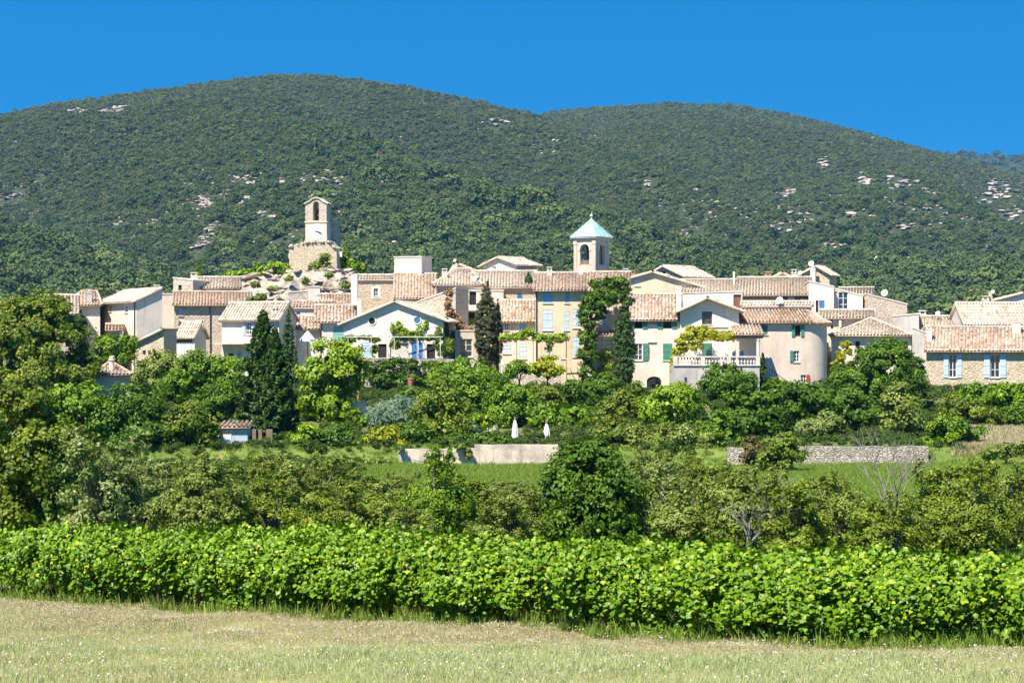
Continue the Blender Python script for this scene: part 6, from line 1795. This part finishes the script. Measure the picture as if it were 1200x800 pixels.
def vine_trunk(seed):
    r_ = random.Random(seed); m = MB()
    m.tube([(0, 0, -.2), (r_.uniform(-.08, .08), 0, .25), (r_.uniform(-.1, .1), 0, .55), (0, 0, .8)], [.06, .05, .045, .04], 7)
    for s_ in (-1, 1): m.tube([(0, 0, .75), (s_ * .3, r_.uniform(-.05, .05), .85 + r_.uniform(-.1, .1)), (s_ * .6, 0, .9)], [.035, .028, .02], 6)
    for q in range(6):
        x = r_.uniform(-.55, .55); m.tube([(x, 0, .85), (x + r_.uniform(-.15, .15), r_.uniform(-.2, .2), 1.05), (x + r_.uniform(-.25, .25), r_.uniform(-.3, .3), 1.25)], [.012, .009, .004], 4)
    me = bpy.data.meshes.new('vine_trunk'); me.from_pydata(m.v, [], m.f); me.materials.append(MATS['bark']); return me
VT = [vine_trunk(k) for k in range(4)]
A = Vector((ray(-40) * 46.6, 46.6, 0)); B = Vector((ray(1250) * 31.9, 31.9, 0))
row = (B - A); RL = row.length; rd = row.normalized(); rn = Vector((-rd.y, rd.x, 0))
LABS = ['leafy green grapevine in the front row at the edge of the meadow', 'grapevine in the second row just behind the front vines', 'grapevine in the back row next to the orchard']
rs = random.Random(21)
for r_i in range(3):
    k = int(RL / 1.12)
    for i in range(k):
        p = A + rd * ((i + .5 + rs.uniform(-.12, .12) + .3 * r_i) * RL / k) + rn * (2.1 * r_i) + Vector((0, rs.uniform(-.08, .08), 0))
        root = tag(empty('grapevine', (p.x, p.y, gz(p.x, p.y)), math.atan2(rd.y, rd.x) + (math.pi if rs.random() < .5 else 0) + rs.uniform(-.1, .1)), LABS[r_i], 'grapevine', ('front row of grapevines', 'second row of grapevines', 'back row of grapevines')[r_i])
        s_ = rs.uniform(.9, 1.08) * (1.03 - .11 * i / k); root.scale = (1.06, rs.uniform(.95, 1.2), s_)
        o = link('leaves', VL[rs.randrange(7)], root); o['kind'] = 'stuff'
        link('vine_trunk', VT[rs.randrange(4)], root)

# ------------------------------------------------------------------ grass
def tuft(seed, mat, nb, h, spread, w=.006, head=0):
    rs = np.random.default_rng(seed); V, F, T = [], [], []
    for i in range(nb):
        a = rs.uniform(0, 6.28); r = spread * math.sqrt(rs.random()); b0 = np.array([r * math.cos(a), r * math.sin(a), -.02])
        hh = h * rs.uniform(.5, 1.25); ln = rs.normal(0, .28, 2) * hh; sd = np.array([-math.sin(a + 1), math.cos(a + 1), 0]) * w * rs.uniform(.7, 1.5)
        mid = b0 + np.array([ln[0] * .35, ln[1] * .35, hh * .6]); tip = b0 + np.array([ln[0], ln[1], hh])
        k = len(V); V += [b0 - sd, b0 + sd, mid + sd * .8, mid - sd * .8, tip + sd * .15, tip - sd * .15]
        F += [(k, k + 1, k + 2, k + 3), (k + 3, k + 2, k + 4, k + 5)]; t = rs.uniform(0, 1); T += [t] * 6
        if i < head:
            k = len(V); c = tip; e = w * 1.7
            V += [c + np.array([-e, 0, -e]), c + np.array([0, -e, 0]), c + np.array([e, 0, e * 2]), c + np.array([0, e, e])]; F += [(k, k + 1, k + 2, k + 3)]; T += [1.0] * 4
    return np_mesh('tuft', np.array(V), np.array(F), mat, T)
def row_y(x): return A.y + (x - A.x) / rd.x * rd.y     # distance of the front vine row at x
n = 150000
d = np.sqrt(RNG.uniform(21.5 ** 2, 49 ** 2, n)); x = RNG.uniform(-.275, .275, n) * d
ok = d < row_y(x) + .4; d = d[ok]; x = x[ok]
edge = np.clip((row_y(x) - d) / 9.0, 0, 1)
dry = .5 * fbm(x / 4.0, d / 4.0, 3) + (0.42 - edge) * 1.0 - x * .012
isd = dry + RNG.normal(0, .38, len(x)) > -.08
z = ground_z(x, d)
P = np.stack([x, d, z], 1); S = RNG.uniform(.65, 1.35, len(x)) * np.clip(.95 + 1.1 * fbm(x / 1.3 + 40, d / 1.3, 3), .45, 1.9)
dp = [tuft(k, 'grass_dry', 13, .12, .09, .0036, 3) for k in range(4)]; gp = [tuft(10 + k, 'grass_pale', 13, .10, .09, .0036) for k in range(4)]
scatter('meadow_dry_grass', P[isd], S[isd] * .9, RNG.uniform(0, 6.28, isd.sum()), dp, label='dry straw-coloured grass of the mown meadow', cat='grass')
scatter('meadow_green_grass', P[~isd], S[~isd], RNG.uniform(0, 6.28, (~isd).sum()), gp, label='fresh green grass of the mown meadow', cat='grass')
# small pale flowers
def flower(seed):
    rs = np.random.default_rng(seed); V, F = [], []; h = rs.uniform(.14, .24)
    k = 8; c = np.array([0, 0, h]); V.append(c)
    for i in range(k): a = 6.283 * i / k; V.append(c + np.array([math.cos(a) * .010, math.sin(a) * .010, .004 + .006 * (i % 2)]))
    F = [(0, 1 + i, 1 + (i + 1) % k) for i in range(k)]
    b = len(V); V += [np.array([-.002, 0, 0]), np.array([.002, 0, 0]), np.array([.0, 0, h])]; F.append((b, b + 1, b + 2))
    return np_mesh('flower', np.array(V), np.array(F), 'petal', [.5] * len(V))
n = 6500
d = np.sqrt(RNG.uniform(21.5 ** 2, 44 ** 2, n)); x = RNG.uniform(-.275, .275, n) * d
ok = (d < row_y(x) - .4) & (fbm(x / 2.2, d / 2.2, 3) + RNG.normal(0, .25, n) > .02); d = d[ok]; x = x[ok]
scatter('meadow_flowers', np.stack([x, d, ground_z(x, d)], 1), RNG.uniform(.7, 1.5, len(x)), RNG.uniform(0, 6.28, len(x)), [flower(k) for k in range(3)], label='tiny white and pink flowers dotted over the meadow', cat='flowers', tilt=.35)
# weeds along the foot of the vines
n = 3400
t = RNG.random(n); off = np.where(RNG.random(n) < .20, RNG.normal(-.5, .22, n), RNG.uniform(-.2, 5.5, n))
x = A.x + rd.x * t * RL + rn.x * off; d = A.y + rd.y * t * RL + rn.y * off
wt = (RNG.random(n) < np.clip(.15 + .9 * t, 0, 1)) | (off > .1); x, d = x[wt], d[wt]
scatter('vineyard_weeds', np.stack([x, d, ground_z(x, d)], 1), RNG.uniform(.6, 1.5, len(x)), RNG.uniform(0, 6.28, len(x)), [tuft(30 + k, 'grass_green', 20, .27, .12, .008) for k in range(4)], label='tall weeds growing along the foot of the vine row', cat='weeds')
# long grass of the orchard and the meadow beyond
n = 60000
d = np.sqrt(RNG.uniform(54 ** 2, 152 ** 2, n)); x = RNG.uniform(-.30, .30, n) * d
z = ground_z(x, d)
scatter('orchard_grass', np.stack([x, d, z], 1), RNG.uniform(.7, 1.4, n) * np.where(d > 105, .55, 1.0), RNG.uniform(0, 6.28, n), [tuft(50 + k, 'grass_green', 26, .42, .4, .020) for k in range(5)], label='long green grass under the orchard and before the walls', cat='grass')
# wild undergrowth of the garden slope
ub = [blob_proto('under%d' % k, 'under_leaf', 1.2, .13, .7) for k in range(5)]
n = 9000
d = RNG.uniform(150.6, 206, n); x = RNG.uniform(-.29, .29, n) * d
dens = fbm(x / 7.0, d / 7.0, 3) + RNG.normal(0, .2, n)
keep = (dens > -.12) & ~((x / d > .228) & (d < 169))
d, x = d[keep], x[keep]
scatter('garden_undergrowth', np.stack([x, d, ground_z(x, d) - .1], 1), RNG.uniform(.35, .95, len(x)), RNG.uniform(0, 6.28, len(x)), ub, label='low wild undergrowth on the garden slope below the village', cat='undergrowth')
n = 5000
d = RNG.uniform(150.4, 170, n); x = RNG.uniform(.222, .30, n) * d
scatter('dry_bank_grass', np.stack([x, d, ground_z(x, d)], 1), RNG.uniform(.7, 1.4, n), RNG.uniform(0, 6.28, n), [tuft(80 + k, 'grass_dry', 24, .34, .3, .02) for k in range(3)], label='dry straw-coloured grass on the bank at the right edge', cat='grass')
n = 1500
d = RNG.uniform(110, 150, n); x = RNG.uniform(-.29, -.075, n) * d
scatter('orchard_scrub', np.stack([x, d, ground_z(x, d) - .1], 1), RNG.uniform(.3, .9, n), RNG.uniform(0, 6.28, n), ub, label='low green scrub between orchard and retaining walls', cat='scrub')

# ------------------------------------------------------------------ the wooded mountain
def hit(px, py):
    """where the line of sight of a photo pixel meets the mountain"""
    ys = np.linspace(640, 4600, 1600); x = ray(px) * ys; z = ground_z(x, ys)
    s = (400 - py) / FPX * ys
    i = np.argmax(z >= s)
    return (x[i], ys[i], z[i]) if z[i] >= s[i] else None
_AZ = np.linspace(-.31, .31, 500); _DS = np.linspace(640, 4500, 900)
_sl = ground_z(_AZ[:, None] * _DS[None, :], np.repeat(_DS[None, :], 500, 0)) / _DS[None, :]
_rm = np.maximum.accumulate(_sl, 1)
def seen(x, d, z, h):
    ia = np.clip(((x / d + .31) / .62 * 499).astype(int), 0, 499); idd = np.clip(((d - 640) / 3860 * 899).astype(int) - 2, 0, 899)
    return (z + h) / d > _rm[ia, idd]
ROCK_PATCH = [(100, 132, 14, 1.6, 26), (125, 131, 14, 1.8, 30), (145, 127, 5, 2.5, 10), (152, 128, 4, 1.5, 6), (243, 241, 9, 4, 34), (237, 234, 3, 2, 7), (248, 270, 4, 5, 12), (238, 283, 5, 5, 9), (230, 290, 8, 4, 8), (180, 262, 10, 5, 8), (140, 265, 7, 5, 7), (45, 270, 4, 3, 5), (15, 232, 16, 4, 10),
              (290, 213, 12, 5, 16), (325, 215, 10, 4, 12), (285, 235, 12, 10, 14), (310, 255, 14, 10, 14), (380, 214, 7, 2, 8), (398, 215, 4, 3, 6), (390, 232, 3, 2, 3), (400, 252, 3, 2, 3), (385, 203, 5, 1.5, 4), (420, 265, 10, 8, 6), (455, 290, 10, 6, 8), (530, 255, 6, 3, 5), (595, 265, 4, 3, 6), (620, 243, 7, 3, 5), (580, 145, 14, 2, 7), (650, 255, 8, 5, 4),
              (760, 220, 3, 4, 6), (770, 283, 7, 7, 12), (785, 295, 8, 8, 12), (800, 280, 7, 6, 8), (920, 228, 10, 5, 22), (966, 195, 5, 8, 16), (1013, 213, 9, 5, 22), (1050, 217, 14, 6, 20), (1085, 228, 14, 6, 14), (1000, 255, 6, 3, 9), (935, 258, 22, 6, 20), (1062, 268, 10, 4, 9), (985, 290, 10, 4, 9), (1165, 222, 12, 8, 22), (1185, 250, 9, 8, 20), (1178, 232, 12, 10, 14), (1150, 240, 12, 10, 10), (1158, 293, 5, 3, 6), (920, 270, 14, 5, 8), (1100, 245, 20, 8, 10)]
rk_p, rk_s = [], []
for px, py, sx, sy, k in ROCK_PATCH:
    for _ in range(k):
        q = hit(px + RNG.normal(0, sx * .6), py + RNG.normal(0, sy * .6))
        if q is None: continue
        s_ = 2.2 * (q[1] / 1500) * RNG.uniform(.6, 1.7)
        rk_p.append((q[0], q[1], q[2] + s_ * .4)); rk_s.append((s_ * 1.9, s_ * 1.6, s_ * .95))
_n = 60000
_d = np.sqrt(RNG.uniform(800 ** 2, 2900 ** 2, _n)); _x = RNG.uniform(-.29, .29, _n) * _d; _z = ground_z(_x, _d); _py = 400 - _z / _d * FPX
_k = seen(_x, _d, _z, 2.0) & (_py > 150) & (_py < 330) & (RNG.random(_n) < np.clip(.06 + 1.1 * (fbm(_x / 150, _d / 150, 3) - .02), 0, .7) * np.clip(1.2 - np.abs(_py - 250) / 90, .1, 1))
for x_, y_, z_ in zip(_x[_k], _d[_k], _z[_k]):
    s_ = 1.15 * (y_ / 1500) * RNG.uniform(.5, 1.8)
    rk_p.append((x_, y_, z_ + s_ * .6)); rk_s.append((s_ * 1.7, s_ * 1.5, s_ * 1.1))
rk_p = np.array(rk_p); rk_s = np.array(rk_s)
RF = []
for k in range(6):
    me = ROCKS[k].copy(); me.materials.clear(); me.materials.append(MATS['limestone_far']); RF.append(me)
scatter('limestone_outcrops', rk_p, rk_s, RNG.uniform(0, 6.28, len(rk_p)), RF, label='pale limestone rocks scattered over the wooded mountain', cat='rocks')
# rock hash so that no tree stands on or just in front of a rock
cell = 5.0
occ = set()
for (x_, y_, _), s_ in zip(rk_p, rk_s):
    r = s_[0] * .6
    for dx in np.arange(-r, r + .1, cell / 2):
        for dy in np.arange(-r * .6 - 2.5 * (y_ / 1500), r * .2 + .1, cell / 2):
            occ.add((int((x_ + dx) // cell), int((y_ + dy) // cell)))
def free(x, y): return np.array([(int(a // cell), int(b_ // cell)) not in occ for a, b_ in zip(x, y)])
pine_l = [blob_proto('oak%d' % k, 'forest_light', 1.15, .13, .9) for k in range(5)]
pine = [blob_proto('pine%d' % k, 'forest_pine', 1.15, .13, 1.0) for k in range(6)]
shrub = [blob_proto('shrub%d' % k, 'forest_shrub', 1.1, .17, .75) for k in range(5)]
def facing(x, d, z):
    gx = (ground_z(x + 4, d) - z) / 4; gy = (ground_z(x, d + 4) - z) / 4
    nl = np.sqrt(1 + gx * gx + gy * gy); vl = np.sqrt(x * x + d * d + z * z)
    return np.clip((gx * x + gy * d - z) / nl / vl * 2.0, .18, 1.0)
def forest(name, label, n, r0, r1, size, protos, sel):
    d = np.sqrt(RNG.uniform(r0 ** 2, r1 ** 2, n)); x = RNG.uniform(-.30, .30, n) * d
    z = ground_z(x, d)
    py = 400 - z / d * FPX
    keep = sel(x, d, z, py) & (py < 385) & seen(x, d, z, 6.0)
    x, d, z = x[keep], d[keep], z[keep]
    f = free(x, d); x, d, z = x[f], d[f], z[f]
    s = size(x, d, z) * np.clip(RNG.lognormal(0, .40, len(x)), .45, 2.4)
    S = np.stack([s, s, s * RNG.uniform(.75, 1.1, len(s))], 1)
    scatter(name, np.stack([x, d, z - .12 * s], 1), S, RNG.uniform(0, 6.28, len(x)), protos, label=label, cat='forest')
    return len(x)
hz = lambda x, d, z: np.clip(z / 230.0, 0, 1)
n1 = forest('pine_forest', 'pine and oak wood on the lower slopes of the mountain', 52000, 660, 2000, lambda x, d, z: 5.6 - 2.6 * hz(x, d, z), pine,
            lambda x, d, z, py: RNG.random(len(x)) < np.clip(1.10 - 1.5 * hz(x, d, z) + .9 * fbm(x / 110, d / 110, 3), .06, 1))
n4 = forest('oak_wood', 'lighter green oak wood on the low hills behind the village', 15000, 650, 1420, lambda x, d, z: 6.6 + 0 * x, pine_l, lambda x, d, z, py: RNG.random(len(x)) < np.clip(.55 - (d - 1000) / 600 + .8 * fbm(x / 90, d / 90, 3), 0, 1))
n2 = forest('garrigue_scrub', 'dark evergreen scrub covering the upper mountain', 1100000, 800, 3080, lambda x, d, z: 2.5 + np.clip((d - 1500) / 1000, 0, 2.2) * .55, shrub,
            lambda x, d, z, py: (RNG.random(len(x)) < np.clip(.60 + .9 * hz(x, d, z) + .40 * fbm(x / 60, d / 60, 3), .1, 1) * facing(x, d, z)))
n3 = forest('far_scrub', 'hazy scrub on the farthest ridge at the right', 9000, 3500, 4400, lambda x, d, z: 7.0 + 0 * x, shrub, lambda x, d, z, py: x > .15 * d)

# far farmhouses on the lower slope
def farmhouse(label, px, py, w, h):
    q = hit(px, py + h)
    if q is None: return
    S = q[1] / FPX
    root = tag(empty('farmhouse', (q[0], q[1], q[2])), label, 'farmhouse', 'far farmhouses on the slope')
    W, H, D = w * S, h * S * .62 + 2.5, 8.0
    m = MB(); z0 = -2.5
    m.box((-W / 2, 0, z0 + 2), (W, 0, 0), (0, D, 0), (0, 0, H)); m.build('wall', 'plaster_pink', root)
    m = MB(); e = H + z0 + 2 + .003; a = .5
    m.face([(-W / 2 - a, -a, e), (W / 2 + a, -a, e), (W / 2 - 1, D / 2, e + 2.6), (-W / 2 + 1, D / 2, e + 2.6)]); m.face([(W / 2 + a, -a, e), (W / 2 + a, D + a, e), (W / 2 - 1, D / 2, e + 2.6)])
    m.face([(-W / 2 - a, -a, e), (-W / 2 + 1, D / 2, e + 2.6), (-W / 2 - a, D + a, e)]); m.face([(W / 2 + a, D + a, e), (-W / 2 - a, D + a, e), (-W / 2 + 1, D / 2, e + 2.6), (W / 2 - 1, D / 2, e + 2.6)]); m.build('roof', 'plaster_beige', root)
    k = max(2, int(W / 5))
    for i in range(k):
        m = MB(); xx = -W / 2 + W * (i + .5) / k; m.box((xx - .5, -.06, z0 + 2 + H - 3.2), (1.0, 0, 0), (0, .055, 0), (0, 0, 1.5)); m.build('window', 'dark_void', root)
farmhouse('pale farmhouse among trees on the far slope, larger and more to the left', 1036, 305, 20, 8)
farmhouse('long low pale farmhouse among trees on the far slope, more to the right', 1076, 308, 26, 4)

# ------------------------------------------------------------------ the air between here and the mountain
m, n, l, b = new_mat('air')
n.remove(b)
pv = n.new('ShaderNodeVolumePrincipled')
pv.inputs['Color'].default_value = (0.22, 0.58, 1.0, 1)
pv.inputs['Density'].default_value = 0.00005
pv.inputs['Anisotropy'].default_value = 0.0
l.new(pv.outputs[0], n['Material Output'].inputs['Volume'])
mb = MB(); mb.box((-4700, -120, -16), (9400, 0, 0), (0, 7200, 0), (0, 0, 446))
hz_o = mb.build('haze', 'air'); hz_o['kind'] = 'stuff'; hz_o['label'] = 'thin blue haze of summer air before the mountain'; hz_o['category'] = 'haze'
